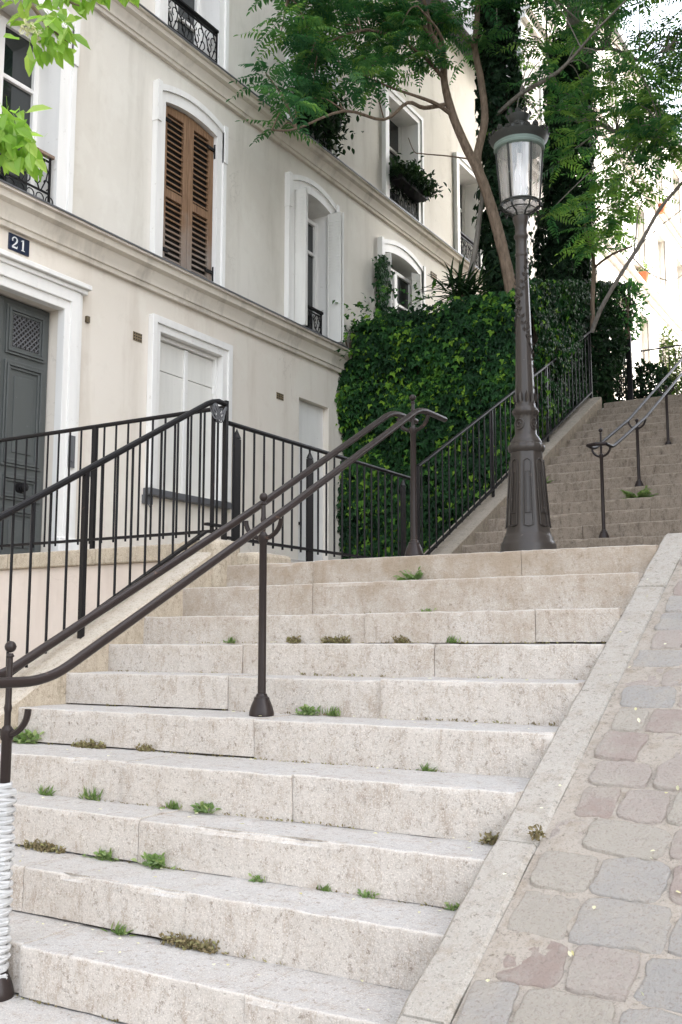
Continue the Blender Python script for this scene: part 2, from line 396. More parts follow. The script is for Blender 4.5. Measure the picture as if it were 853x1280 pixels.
# lower left stringer
def slope_low(y): return -.255 + .56 * (y - 3.55)
st = thing('stair_stringer', 'sloping stone stringer under the long left railing of the lower steps', 'stair wall', (-4.1, 4, 0))
mb = MB(); ys = [2.7 + i * .08 for i in range(30)]
prev = None
for y in ys:
    z = slope_low(y); w = N(y * 4, 2, 1) * .006
    sec = [(-3.947 + w, y, z - .42), (-3.947 + w, y, z - .012), (-3.962 + w, y, z), (-4.195, y, z + .012), (-4.21, y, z), (-4.21, y, z - .6)]
    r = mb.add(sec)
    if prev is not None:
        for i in range(5): mb.face((prev + i, r + i, r + i + 1, prev + i + 1))
    else: mb.face(tuple(r + i for i in range(6)))
    prev = r
mb.face(tuple(prev + i for i in range(6)))
mb.build('slab', 'plinth_stone', st)
mb = MB().box(-4.23, -3.90, 5.005, 5.26, .32, .645); mb.build('end_block', 'plinth_stone', st, bevel=.035)
mb = MB().box(-4.02, -3.74, 5.20, 5.60, .47, .57); mb.build('foot_stone', 'plinth_stone', st, bevel=.025)
# upper left stringer
def slope_up(y): return 1.66 + .508 * (y - 10.32)
st = thing('stair_stringer', 'sloping stone stringer between the ivy and the upper steps', 'stair wall', (-4.15, 11, 1.9))
mb = MB(); prev = None
for i in range(60):
    y = 8.15 + i * .095; z = min(slope_up(y), 3.40); w = N(y * 4, 5, 1) * .006
    sec = [(-4.027 + w, y, max(z - .6, .2)), (-4.027 + w, y, z - .012), (-4.042 + w, y, z), (-4.30, y, z + .012), (-4.31, y, z), (-4.31, y, max(z - .7, .2))]
    r = mb.add(sec)
    if prev is not None:
        for k in range(5): mb.face((prev + k, r + k, r + k + 1, prev + k + 1))
    else: mb.face(tuple(r + k for k in range(6)))
    prev = r
mb.face(tuple(prev + k for k in range(6)))
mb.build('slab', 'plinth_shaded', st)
# ------------------------------------------------------------------ kerb and cobbled ramp
RZ = lambda y: .49 + .497 * (y - 5.19)
kerb = thing('stone_kerb', 'sloping granite kerb between the lower steps and the cobbled ramp', 'kerb', (-1.18, 3.6, -.3))
cuts = [1.0, 1.72, 2.36, 3.0, 3.66, 4.72, 5.42]
for a, b in zip(cuts, cuts[1:]):
    mb = MB(); prev = None; n = 16; dz = random.uniform(-.004, .004)
    for i in range(n + 1):
        y = a + .003 + (b - a - .006) * i / n; z = RZ(y) + .006 + dz
        if y > 5.31: z = RZ(5.31) + .006
        w = N(y * 6, 8, 1) * .005; h = N(y * 11, 3, 2) * .003
        e = .006 if i in (0, n) else 0
        sec = [(-1.252 + w, y, z - .40), (-1.252 + w, y, z - .012 - e), (-1.240 + w, y, z - e + h), (-1.17, y, z + h - e), (-1.128 + w, y, z - e + h), (-1.116 + w, y, z - .012 - e), (-1.116 + w, y, z - .35)]
        r = mb.add(sec)
        if prev is not None:
            for k in range(6): mb.face((prev + k, r + k, r + k + 1, prev + k + 1), True)
        else: mb.face(tuple(r + k for k in range(7)))
        prev = r
    mb.face(tuple(prev + k for k in range(7)))
    mb.build('kerb_stone', 'granite_kerb', kerb)
mb = MB(); nx, ny = 24, 60
def rz2(y): return RZ(y) if y < 5.31 else RZ(5.31)
grid = []
for j in range(ny + 1):
    y = -3 + (12.0) * j / ny
    grid.append(mb.add([(-1.114 + 3.6 * i / nx, y, rz2(y) - .004 + N(i * .8, j * .8, 4) * .007) for i in range(nx + 1)]))
for a, b in zip(grid, grid[1:]):
    for i in range(nx): mb.face((a + i, a + i + 1, b + i + 1, b + i), True)
mb.cur = 1
rows_y = 1.3
row = 0
while rows_y < 6.3:
    h = random.uniform(.130, .165); x = -1.106 + (random.uniform(.0, .05)); first = True
    while x < 1.2:
        w = random.uniform(.15, .25) if not first else random.uniform(.10, .22); first = False
        if rows_y < 1.8 and x > 0.6: break
        cx, cy = x + w / 2, rows_y + h / 2; hw, hh = w / 2 - random.uniform(.003, .010), h / 2 - random.uniform(.003, .009)
        rot = random.uniform(-.06, .06); lift = random.uniform(-.004, .003) - (.006 if random.random() < .16 else 0); tx, ty = random.uniform(-.03, .03), random.uniform(-.03, .03); p = random.uniform(6, 12)
        rings = []
        K = 32
        for (sc, dz) in ((1.0, -.02), (1.0, -.001), (.988, .002), (.95, .0026), (.8, .003), (.45, .0026)):
            pts = []
            for k in range(K):
                a = 2 * PI * k / K; ca, sa = math.cos(a), math.sin(a)
                rr = (abs(ca) ** p + abs(sa) ** p) ** (-1 / p)
                rr *= 1 + .13 * N(cx * 9 + ca * 1.6, cy * 9 + sa * 1.6, 3) + .06 * N(cx * 9 + ca * 5, cy * 9 + sa * 5, 6)
                px, py = ca * rr * hw * sc, sa * rr * hh * sc
                qx, qy = cx + px * math.cos(rot) - py * math.sin(rot), cy + px * math.sin(rot) + py * math.cos(rot)
                pts.append((qx, qy, rz2(qy) + lift + dz + tx * px + ty * py + N(qx * 25, qy * 25, 7) * .004 + N(qx * 70, qy * 70, 3) * .002))
            rings.append(mb.add(pts))
        for r1, r2 in zip(rings, rings[1:]):
            for k in range(K):
                k2 = (k + 1) % K; mb.face((r1 + k, r1 + k2, r2 + k2, r2 + k), True)
        mb.face(tuple(rings[-1] + k for k in range(K)), True)
        x += w
    rows_y += h
struct('cobbled_ramp', mb, ['mortar', 'setts'], recalc=False)

# ------------------------------------------------------------------ near building
FX = -7.0
bld = thing('apartment_building', 'cream plastered apartment building with number 21 door beside the stairs', 'building', (-7, 8, .6))
DOOR = (5.30, 6.56, .50, 3.10, .20)
GW = (7.90, 8.97, 1.57, 3.24, .12)
NICHE = (10.61, 11.33, .45, 3.11, .12)
WIN = [(5.45, 6.40), (7.89, 8.80), (10.40, 11.32), (12.85, 14.0), (15.6, 16.5)]
low_holes = [DOOR, GW, NICHE]
mid_holes = [(a, b, 3.90, 5.90, .32) for a, b in WIN[:4]]
top_holes = [(5.45, 6.40, 6.56, 8.50, .32)] + [(a, b, 6.56, 8.50, .32) for a, b in [(7.89, 8.80), (10.40, 11.32), (13.0, 14.0), (15.6, 16.5)]]
def wall_with_holes(mb, x, y0, y1, z0, z1, holes):
    ys = sorted({y0, y1, *[h[0] for h in holes], *[h[1] for h in holes]}); zs = sorted({z0, z1, *[h[2] for h in holes], *[h[3] for h in holes]})
    for a, b in zip(ys, ys[1:]):
        for c, d in zip(zs, zs[1:]):
            m = ((a + b) / 2, (c + d) / 2)
            if any(h[0] < m[0] < h[1] and h[2] < m[1] < h[3] for h in holes): continue
            mb.quad((x, a, c), (x, b, c), (x, b, d), (x, a, d))
    for (a, b, c, d, dp) in holes:
        xb = x - dp
        mb.quad((x, a, c), (x, a, d), (xb, a, d), (xb, a, c)); mb.quad((x, b, c), (xb, b, c), (xb, b, d), (x, b, d))
        mb.quad((x, a, c), (xb, a, c), (xb, b, c), (x, b, c)); mb.quad((x, a, d), (x, b, d), (xb, b, d), (xb, a, d))
        mb.quad((xb, a, c), (xb, a, d), (xb, b, d), (xb, b, c))
mb = MB(); wall_with_holes(mb, FX, -6, 17.3, -1.9, 3.72, low_holes); mb.build('wall', 'stucco_lower', bld, recalc=False)
mb = MB(); wall_with_holes(mb, FX, -6, 17.3, 3.72, 6.36, mid_holes); mb.build('wall', 'stucco_upper', bld, recalc=False)
mb = MB(); wall_with_holes(mb, FX, -6, 17.3, 6.36, 10.6, top_holes); mb.box(-16, FX - .5, -6, 17.3, -1.9, 10.6)
mb.quad((FX, 17.3, -1.9), (FX - .5, 17.3, -1.9), (FX - .5, 17.3, 10.6), (FX, 17.3, 10.6)); mb.quad((FX, -6, -1.9), (FX - .5, -6, -1.9), (FX - .5, -6, 10.6), (FX, -6, 10.6))
mb.build('wall', 'stucco_upper', bld, recalc=False)
mb = MB().box(-16.3, FX + .35, -6.2, 17.5, 10.6, 10.75); mb.box(-15.5, FX - .3, -6, 17.3, 10.75, 11.6); mb.build('roof', 'zinc', bld)
def cornice(z, p, h):
    prof = [(FX - .02, z - h), (FX + p * .22, z - h), (FX + p * .25, z - h * .86), (FX + p * .34, z - h * .84), (FX + p * .37, z - h * .66), (FX + p * .5, z - h * .52),
            (FX + p * .55, z - h * .40), (FX + p * .80, z - h * .33), (FX + p * .83, z - h * .13), (FX + p, z - h * .11), (FX + p, z), (FX - .02, z + .035)]
    mb = MB(); mb.sweep_y(prof, -6, 17.35); mb.build('cornice', 'stone_trim', bld)
    mb = MB(); mb.sweep_y([(FX + .004, z + .037), (FX + p + .012, z + .004), (FX + p + .012, z - .012), (FX + p + .004, z - .012), (FX + p + .004, z + .001), (FX + .004, z + .034)], -6, 17.36); mb.build('cornice_flashing', 'zinc', bld)
cornice(3.945, .205, .30); cornice(6.53, .20, .24)
def arc(y0, y1, zs, rise, n=12):
    return [(y0 + (y1 - y0) * i / n, zs + rise * (1 - (2 * i / n - 1) ** 2)) for i in range(n + 1)]
def surround(parent, y0, y1, z0, zs, rise, w=.135, ear=True, xp=.05):
    inner = [(y0 + .004, z0), (y0 + .004, zs)] + arc(y0 + .004, y1 - .004, zs, rise) + [(y1 - .004, zs), (y1 - .004, z0)]
    o0, o1 = y0 - w, y1 + w
    outer = [(o0, z0), (o0, zs + w)] + arc(o0, o1, zs + w * .95, rise * 1.1 + (.05 if rise else 0)) + [(o1, zs + w), (o1, z0)]
    mb = MB(); mb.ring_yz(inner, outer, FX + xp, FX - .305)
    mid = [(y0 - w + .045, z0), (y0 - w + .045, zs)] + arc(y0 - w + .045, y1 + w - .045, zs + w * .62, rise * 1.1 + (.04 if rise else 0)) + [(y1 + w - .045, zs), (y1 + w - .045, z0)]
    o2 = [(a - (.012 if i < 2 else 0) + (.012 if i > len(outer) - 3 else 0), b + (.012 if 1 < i < len(outer) - 2 else 0)) for i, (a, b) in enumerate(outer)]
    mb.ring_yz(mid, o2, FX + xp + .022, FX + .002)
    if ear:
        for q in (o0 - .02, o1 - .045): mb.box(FX + .003, FX + xp + .036, q, q + .065, zs - .28, zs + w + .04)
    return mb.build('frame', 'white_paint', parent, bevel=.006)
def casement(parent, y0, y1, z0, z1, x, transom=None, two=True):
    mb = MB(); t = .055
    for a, b, c, d in ((y0, y0 + t, z0, z1), (y1 - t, y1, z0, z1)): mb.box(x, x + .06, a, b, c, d)
    mb.box(x, x + .058, y0 + t, y1 - t, z0, z0 + .09); mb.box(x, x + .058, y0 + t, y1 - t, z1 - t, z1)
    ym = (y0 + y1) / 2
    if two: mb.box(x - .002, x + .075, ym - .045, ym + .045, z0 + .09, z1 - t)
    if transom:
        for zt in transom: mb.box(x, x + .052, y0 + t, y1 - t, zt - .022, zt + .022)
    mb.build('sash', 'white_paint', parent, bevel=.005)
    mb = MB().box(x + .012, x + .02, y0 + t, y1 - t, z0 + .09, z1 - t); mb.build('pane', 'window_glass', parent)
def spiral(c, r0, r1, a0, a1, x, n=18):
    return [(x, c[0] + (r0 + (r1 - r0) * i / n) * math.cos(a0 + (a1 - a0) * i / n), c[1] + (r0 + (r1 - r0) * i / n) * math.sin(a0 + (a1 - a0) * i / n)) for i in range(n + 1)]
def balcony(parent, y0, y1, z0, z1, x=-6.95, wood_top=False):
    mb = MB(); H = z1 - z0; W = y1 - y0
    for z in (z0 + .02, z0 + .16, z1 - .05): mb.box(x - .008, x + .008, y0, y1, z - .008, z + .008)
    for y in (y0 + .006, y1 - .006): mb.box(x - .009, x + .009, y - .009, y + .009, z0 - .03, z1)
    n = max(2, round(W / .24)); q = W / n
    for i in range(n):
        c = y0 + q * (i + .5); zc = z0 + .16 + (H - .21) / 2; h = (H - .22) / 2
        for sg in (-1, 1):
            mb.tube(spiral((c + sg * q * .24, zc + h * .42), .005, h * .48, 0, sg * 4.2, x), .0065, 5)
            mb.tube(spiral((c + sg * q * .24, zc - h * .45), .005, h * .44, PI, PI - sg * 4.4, x), .0065, 5)
            mb.tube([(x, c + sg * q * .05, zc - h), (x, c + sg * q * .30, zc - h * .2), (x, c + sg * q * .38, zc + h * .35), (x, c + sg * q * .12, zc + h)], .007, 5)
        mb.tube(spiral((c, z0 + .09), .045, .045, 0, 2 * PI, x), .006, 5)
        mb.tube(spiral((c + q * .5, z0 + .09), .045, .045, 0, 2 * PI, x), .006, 5)
    mb.build('railing', 'dark_iron', parent)
    mb = MB().box(x - .025, x + .025, y0 - .02, y1 + .03, z1 - .012, z1 + .022); mb.build('railing_top', 'wood_brown' if wood_top else 'dark_iron', parent, bevel=.006)
# first floor windows
def W(label, i, zs0, z0, upper=False):
    a, b = (top_holes if upper else mid_holes)[i][:2]
    return thing_part('window', label, (FX, (a + b) / 2, z0)), a, b
def thing_part(name, label, loc):
    o = bpy.data.objects.new(name, None); col.objects.link(o); o.parent = bld; o.location = Vector(loc) - bld.location; o.empty_display_size = .2
    if label: o['label'] = label
    return o
w0, a, b = W('tall window behind the near leaves, with a wooden-topped balcony rail', 0, 0, 3.9)
surround(w0, a, b, 3.96, 5.80, .10, .17); casement(w0, a, b, 3.95, 5.80, FX - .31, [5.24]); balcony(w0, a - .02, b - .06, 3.98, 4.50, FX + .02, True)
w1, a, b = W('window closed by brown louvred shutters', 1, 0, 3.9)
surround(w1, a, b, 3.96, 5.80, .06)
def louvre(parent, y0, y1, z0, z1, x, arch):
    fr = MB(); t = .085; th = .035
    fr.box(x, x + th, y0, y0 + t, z0, z1 + arch(y0 + t / 2)); fr.box(x, x + th, y1 - t, y1, z0, z1 + arch(y1 - t / 2))
    zr = [(z0, z0 + .10), (z0 + (z1 - z0) * .44, z0 + (z1 - z0) * .44 + .095)]
    for c, d in zr: fr.box(x, x + th - .002, y0 + t, y1 - t, c, d)
    fr.prism_yz([(y0 + t, z1 - .07), (y1 - t, z1 - .07), (y1 - t, z1 + arch(y1 - t)), (y0 + t, z1 + arch(y0 + t))], x, x + th - .002)
    o = fr.build('shutter', 'wood_brown', parent, bevel=.004)
    sl = MB(); lims = [(zr[0][1], zr[1][0]), (zr[1][1], z1 - .07)]
    for c, d in lims:
        n = int((d - c) / .062)
        for i in range(n):
            z = c + (d - c) * (i + .5) / n
            sl.obox((x + .014, (y0 + y1) / 2, z), (.020, 0, -.022), (0, (y1 - y0) / 2 - t - .001, 0), (.0035, 0, .0032))
    s_ = sl.build('slats', 'wood_brown', o); s_.location = (0, 0, 0)
    for z in (z0 + .2, z1 - .16):
        hg = MB()
        y = y0 - .012 if y0 < 8.2 else y1 + .012
        hg.box(x + th, x + th + .018, min(y, y + (.14 if y0 < 8.2 else -.14)), max(y, y + (.14 if y0 < 8.2 else -.14)), z - .018, z + .018); hg.tube([(x + th + .012, y, z - .10), (x + th + .012, y, z + .07)], .014, 8)
        hg.build('hinge', 'dark_iron', o)
ac = lambda y: .06 * (1 - ((y - 8.345) / .455) ** 2) - .012
louvre(w1, a + .010, (a + b) / 2 - .004, 3.97, 5.80, FX - .035, ac); louvre(w1, (a + b) / 2 + .004, b - .010, 3.97, 5.80, FX - .035, ac)
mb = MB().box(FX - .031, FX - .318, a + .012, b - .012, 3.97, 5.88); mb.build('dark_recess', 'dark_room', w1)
def fold_shutter(parent, y, z0, z1, x0, x1, y2, label=None):
    # one folding metal leaf: slab seen from its pierced face, running from (x0,y) to (x1,y2)
    d = Vector((x1 - x0, y2 - y, 0)); L = d.length; d.normalize(); n = Vector((d.y, -d.x, 0)); c = Vector(((x0 + x1) / 2, (y + y2) / 2, (z0 + z1) / 2))
    mb = MB(); mb.obox(c, d * L / 2, n * .009, Vector((0, 0, (z1 - z0) / 2)))
    for sg in (-1, 1): mb.obox(c + d * sg * (L / 2 - .010), d * .010, n * .013, Vector((0, 0, (z1 - z0) / 2 - .001)))
    for k in range(18):
        z = z1 - .12 - k * .042
        for q in (-.25, .25): mb.obox(c + d * q * L + Vector((0, 0, z - c.z)), d * L * .16, n * .0125, Vector((0, 0, .006)))
    mb.build('shutter', 'shutter_white', parent, bevel=.003)
w2, a, b = W('arched window with white metal shutters folded open on both sides', 2, 0, 3.9)
surround(w2, a, b, 3.96, 5.80, .085); casement(w2, a, b, 3.95, 5.72, FX - .24, [5.25]); balcony(w2, a + .24, b - .02, 3.97, 4.42, FX - .10)
fold_shutter(w2, a + .035, 3.98, 5.80, FX + .005, FX + .215, a + .03); fold_shutter(w2, a + .07, 3.98, 5.79, FX + .01, FX + .21, a + .066)
fold_shutter(w2, b - .03, 3.98, 5.80, FX + .005, FX + .215, b - .02); fold_shutter(w2, b + .005, 3.98, 5.80, FX + .225, FX + .10, b + .20)
w3, a, b = W('arched window half hidden by the top of the ivy', 3, 0, 3.9)
surround(w3, a, b, 3.96, 5.80, .085); casement(w3, a, b, 3.95, 5.72, FX - .15, [5.20])
fold_shutter(w3, a + .04, 3.98, 5.78, FX + .003, FX + .13, a + .035); fold_shutter(w3, b - .16, 3.98, 5.80, FX - .02, FX + .07, b - .02)
for i, lb in enumerate(['', 'upper window with scrolled iron rail at the top of the facade', 'upper window behind the drooping leaves', 'upper window with a planted box on its rail', 'upper window beside the ivy-covered trunk']):
    if i == 0: continue
    w, a, b = W(lb, i, 0, 6.5, True)
    surround(w, a, b, 6.545, 8.36, .0, .14, False); casement(w, a, b, 6.54, 8.42, FX - .31, [7.85, 7.2]); balcony(w, a, b, 6.56, 7.10, FX + .02)
mb = MB().box(FX - .31, FX - .30, 5.45, 6.40, 6.56, 8.5)
# ground floor shuttered window
gw = thing_part('window', 'ground floor window closed by plain white shutters', (FX, 8.43, 1.5))
inner = [(7.904, 1.565), (7.904, 3.236), (8.966, 3.236), (8.966, 1.565)]
mb = MB(); mb.ring_yz(inner, [(7.77, 1.565), (7.77, 3.375), (9.11, 3.375), (9.11, 1.565)], FX + .045, FX - .115)
mb.ring_yz([(7.83, 1.566), (7.83, 3.315), (9.05, 3.315), (9.05, 1.566)], [(7.758, 1.566), (7.758, 3.395), (9.122, 3.395), (9.122, 1.566)], FX + .07, FX + .002)
mb.ring_yz([(7.945, 1.575), (7.945, 3.19), (8.925, 3.19), (8.925, 1.575)], [(7.906, 1.575), (7.906, 3.234), (8.964, 3.234), (8.964, 1.575)], FX - .03, FX - .112)
mb.build('frame', 'white_paint', gw, bevel=.006)
for a, b in ((7.95, 8.428), (8.442, 8.92)):
    mb = MB().box(FX - .10, FX - .07, a, b, 1.58, 2.86); mb.box(FX - .10, FX - .0705, a, b, 2.867, 3.183); o = mb.build('shutter', 'shutter_white', gw, bevel=.004)
    for z in (1.9, 2.84):
        y = a if a < 8.2 else b
        MB().tube([(FX - .058, y, z - .045), (FX - .058, y, z + .045)], .012, 8).build('hinge', 'white_paint', o)
mb = MB().box(FX - .07, FX - .045, 8.405, 8.465, 1.59, 3.18); mb.build('cover_strip', 'white_paint', gw, bevel=.006)
mb = MB().box(FX - .10, FX + .085, 7.74, 9.14, 1.49, 1.562); mb.build('sill', 'zinc', gw, bevel=.008)
# street door
dr = thing_part('door', 'dark grey panelled front door with a lattice grille', (FX, 5.93, .6))
mb = MB(); mb.ring_yz([(5.304, .62), (5.304, 3.096), (6.556, 3.096), (6.556, .62)], [(5.06, .62), (5.06, 3.33), (6.78, 3.33), (6.78, .62)], FX + .05, FX - .04)
mb.ring_yz([(5.24, .62), (5.24, 3.18), (6.62, 3.18), (6.62, .62)], [(5.10, .622), (5.10, 3.30), (6.73, 3.30), (6.73, .622)], FX + .075, FX + .01)
mb.box(FX + .002, FX + .13, 5.03, 6.82, 3.335, 3.385); mb.box(FX + .003, FX + .095, 5.05, 6.80, 3.29, 3.334)
mb.box(FX + .003, FX + .09, 6.545, 6.80, .62, .95)
mb.build('frame', 'white_paint', dr, bevel=.008)
mb = MB().box(FX - .199, FX - .145, 5.31, 5.945, .62, 3.09); mb.box(FX - .199, FX - .146, 5.952, 6.55, .62, 3.09); mb.box(FX - .15, FX - .125, 5.90, 5.99, .64, 3.08)
def panel(c0, c1, d0, d1):
    for k, (i, xx) in enumerate(((0, -.128), (.025, -.118), (.05, -.131))):
        mb.ring_yz([(c0 + i + .022, d0 + i + .022), (c0 + i + .022, d1 - i - .022), (c1 - i - .022, d1 - i - .022), (c1 - i - .022, d0 + i + .022), (c0 + i + .022, d0 + i + .022)],
                   [(c0 + i, d0 + i), (c0 + i, d1 - i), (c1 - i, d1 - i), (c1 - i, d0 + i), (c0 + i, d0 + i)], FX + xx, FX - .1445)
for s0, s1 in ((5.36, 5.88), (6.04, 6.50)):
    panel(s0, s1, 2.58, 3.03); panel(s0, s1, 1.56, 2.52); panel(s0, s1, 1.26, 1.50); panel(s0, s1, .72, 1.20)
    mb.box(FX - .146, FX - .137, s0 + .12, s1 - .12, 1.69, 2.39); mb.box(FX - .146, FX - .137, s0 + .12, s1 - .12, .84, 1.08)
mb.build('leaf', 'door_green', dr, bevel=.003)
for s0, s1 in ((5.36, 5.88), (6.04, 6.50)):
    g = MB(); g.box(FX - .1455, FX - .142, s0 + .075, s1 - .075, 2.655, 2.955); g.build('grille_backing', 'dark_room', dr)
    g = MB(); y0, y1, z0, z1 = s0 + .075, s1 - .075, 2.655, 2.955; WW, HH = y1 - y0, z1 - z0
    for k in range(-6, 12):
        for sg in (1, -1):
            pts = []
            for q in range(41):
                u = q / 40; y = y0 + u * WW; z = z0 + HH * .5 + sg * (u * WW - k * .052 + 0) - sg * HH * .5 * 1
                if z0 <= z <= z1: pts.append((FX - .137, y, z))
            if len(pts) > 1: g.tube([pts[0], pts[-1]], .0068, 5, False)
    g.build('grille', 'zinc', dr)
for y in (6.27, 5.62):
    mb = MB(); c = Vector((FX - .06, y, 1.38)); mb.tube([(FX - .145, y, 1.38), (FX - .135, y, 1.38), (FX - .13, y, 1.38), (FX - .11, y, 1.38), (FX - .1, y, 1.38), (FX - .085, y, 1.38), (FX - .065, y, 1.38), (FX - .055, y, 1.38)], [.05, .05, .02, .018, .034, .045, .038, .012], 14)
    mb.build('knob', 'dark_iron', dr)
mb = MB().box(FX - .125, FX - .10, 5.93, 5.955, 1.40, 1.43); mb.tube([(FX - .12, 5.945, 1.45), (FX - .085, 5.945, 1.45)], .016, 8); mb.build('handle', 'dark_iron', dr)
# pale recess door, plate, vents, small fittings
nd_ = thing_part('door', 'plain pale side door in a deep recess beside the ivy', (FX, 10.97, .5))
mb = MB().box(FX - .119, FX - .085, 10.615, 11.325, .5, 3.105); mb.build('leaf', 'white_paint', nd_)
mb = MB(); mb.tube([(FX - .085, 10.72, 1.5), (FX - .045, 10.72, 1.5)], .02, 8); mb.build('knob', 'dark_iron', nd_)
pl = MB().box(FX + .002, FX + .016, 5.90, 6.135, 3.468, 3.62).build('house_number', 'plate_blue', bld, bevel=.004)
def digit(strokes, y0, z0, sc):
    mb = MB()
    for pts, ws in strokes:
        P = [(y0 + p[0] * sc, z0 + p[1] * sc) for p in pts]
        for i in range(len(P) - 1):
            a, b = Vector((0, *P[i])), Vector((0, *P[i + 1])); d = (b - a).normalized(); n = Vector((0, -d.z, d.y))
            w1, w2 = ws[i] * sc / 2, ws[i + 1] * sc / 2
            for q in (0,):
                A = [a - n * w1, a + n * w1, b + n * w2 + d * .0008, b - n * w2 + d * .0008]
                k = mb.add([(FX + .0190, p.y, p.z) for p in A]); mb.face((k, k + 1, k + 2, k + 3))
    return mb
two = [([(.10, .66), (.13, .80), (.25, .92), (.40, .95), (.55, .88), (.60, .72), (.54, .54), (.38, .36), (.20, .20), (.10, .09)], [.13, .12, .10, .09, .13, .17, .16, .12, .10, .09]), ([(.08, .07), (.62, .07)], [.15, .15]), ([(.60, .04), (.64, .24)], [.08, .05]), ([(.07, .64), (.18, .64)], [.12, .12])]
one = [([(.30, .97), (.30, .03)], [.17, .17]), ([(.12, .06), (.48, .06)], [.09, .09]), ([(.10, .82), (.30, .93)], [.08, .10])]
for nm, st_, yy in (('digit', two, 5.925), ('digit', one, 6.025)): digit(st_, yy, 3.490, .108).build(nm, 'digit_white', pl)
def vent(y0, y1, z0, z1, lab):
    v = MB().box(FX + .001, FX + .008, y0, y1, z0, z1).build('vent', 'vent_brown', bld)
    g = MB()
    for i in range(4):
        for j in range(3):
            g.box(FX + .0075, FX + .0095, y0 + (y1 - y0) * (i + .2) / 4, y0 + (y1 - y0) * (i + .8) / 4, z0 + (z1 - z0) * (j + .2) / 3, z0 + (z1 - z0) * (j + .75) / 3)
    g.build('hole', 'dark_room', v)
vent(7.53, 7.66, 3.06, 3.15, ''); vent(10.10, 10.25, 2.985, 3.065, ''); vent(14.5, 14.72, 5.93, 6.04, '')
mb = MB().box(FX + .092, FX + .104, 6.62, 6.69, 1.60, 1.90); mb.tube([(FX + .10, 6.655, 1.66), (FX + .115, 6.655, 1.66)], .012, 8); mb.build('intercom', 'zinc', bld)
mb = MB().box(FX + .002, FX + .03, 6.86, 6.90, 3.06, 3.12); mb.build('shutter_stay', 'brass', bld)
mb = MB().box(FX + .002, FX + .012, 6.98, 7.07, 1.57, 1.63); mb.build('wall_cap', 'zinc', bld)
mb = MB().box(FX + .002, FX + .03, 7.72, 7.86, 1.40, 1.49); mb.tube([(FX + .02, 7.78, 1.42), (FX + .05, 7.80, 1.36), (FX + .04, 7.83, 1.34)], .006, 5); mb.build('cable_end', 'zinc', bld)
# flower box on upper rail
fb = thing('flower_box', 'dark window box overflowing with plants on an upper iron rail', 'flower box', (FX + .12, 13.5, 7.05))
MB().box(FX + .035, FX + .24, 13.05, 13.95, 6.98, 7.10).build('box', 'dark_iron', fb, bevel=.01)
mb = MB()
for _ in range(1500):
    p = Vector((FX + .14 + random.gauss(0, .13), random.uniform(12.98, 14.05), 7.04 + abs(random.gauss(0, .12)))); mb.tint = random.random() ** 1.6
    mb.leaf(p, (random.gauss(0, .7), random.gauss(0, .7), random.gauss(.1, .7)), (0, 0, 1), .10, .045)
mb.build('foliage', 'leaf_dark', fb, recalc=False, tint=True)
fb = thing('flower_box', 'leafy window box behind the hanging branch on the upper rail', 'flower box', (FX + .12, 10.86, 7.05))
MB().box(FX + .035, FX + .24, 10.45, 11.27, 6.98, 7.10).build('box', 'dark_iron', fb, bevel=.01)
mb = MB()
for _ in range(1300):
    p = Vector((FX + .14 + random.gauss(0, .13), random.uniform(10.42, 11.3), 7.0 + random.gauss(.05, .18))); mb.tint = random.random() ** 1.6
    mb.leaf(p, (random.gauss(0, .7), random.gauss(0, .7), random.gauss(-.1, .7)), (0, 0, 1), .10, .045)
mb.build('foliage', 'leaf_dark', fb, recalc=False, tint=True)

# terrace front wall
tw = thing('terrace_wall', 'low pinkish plaster wall with a stone ledge below the number 21 door', 'wall', (-5.6, 5.35, -1.2))
mb = MB().box(-6.998, -4.215, 5.30, 5.60, -1.6, .545); mb.build('wall', 'stucco_pink', tw)
mb = MB()
xs = [-6.998, -6.1, -5.2, -4.235]
for a, b in zip(xs, xs[1:]): mb.box(a + .002, b - .002, 5.265, 5.62, .546, .662)
mb.build('ledge', 'plinth_stone', tw, bevel=.012)

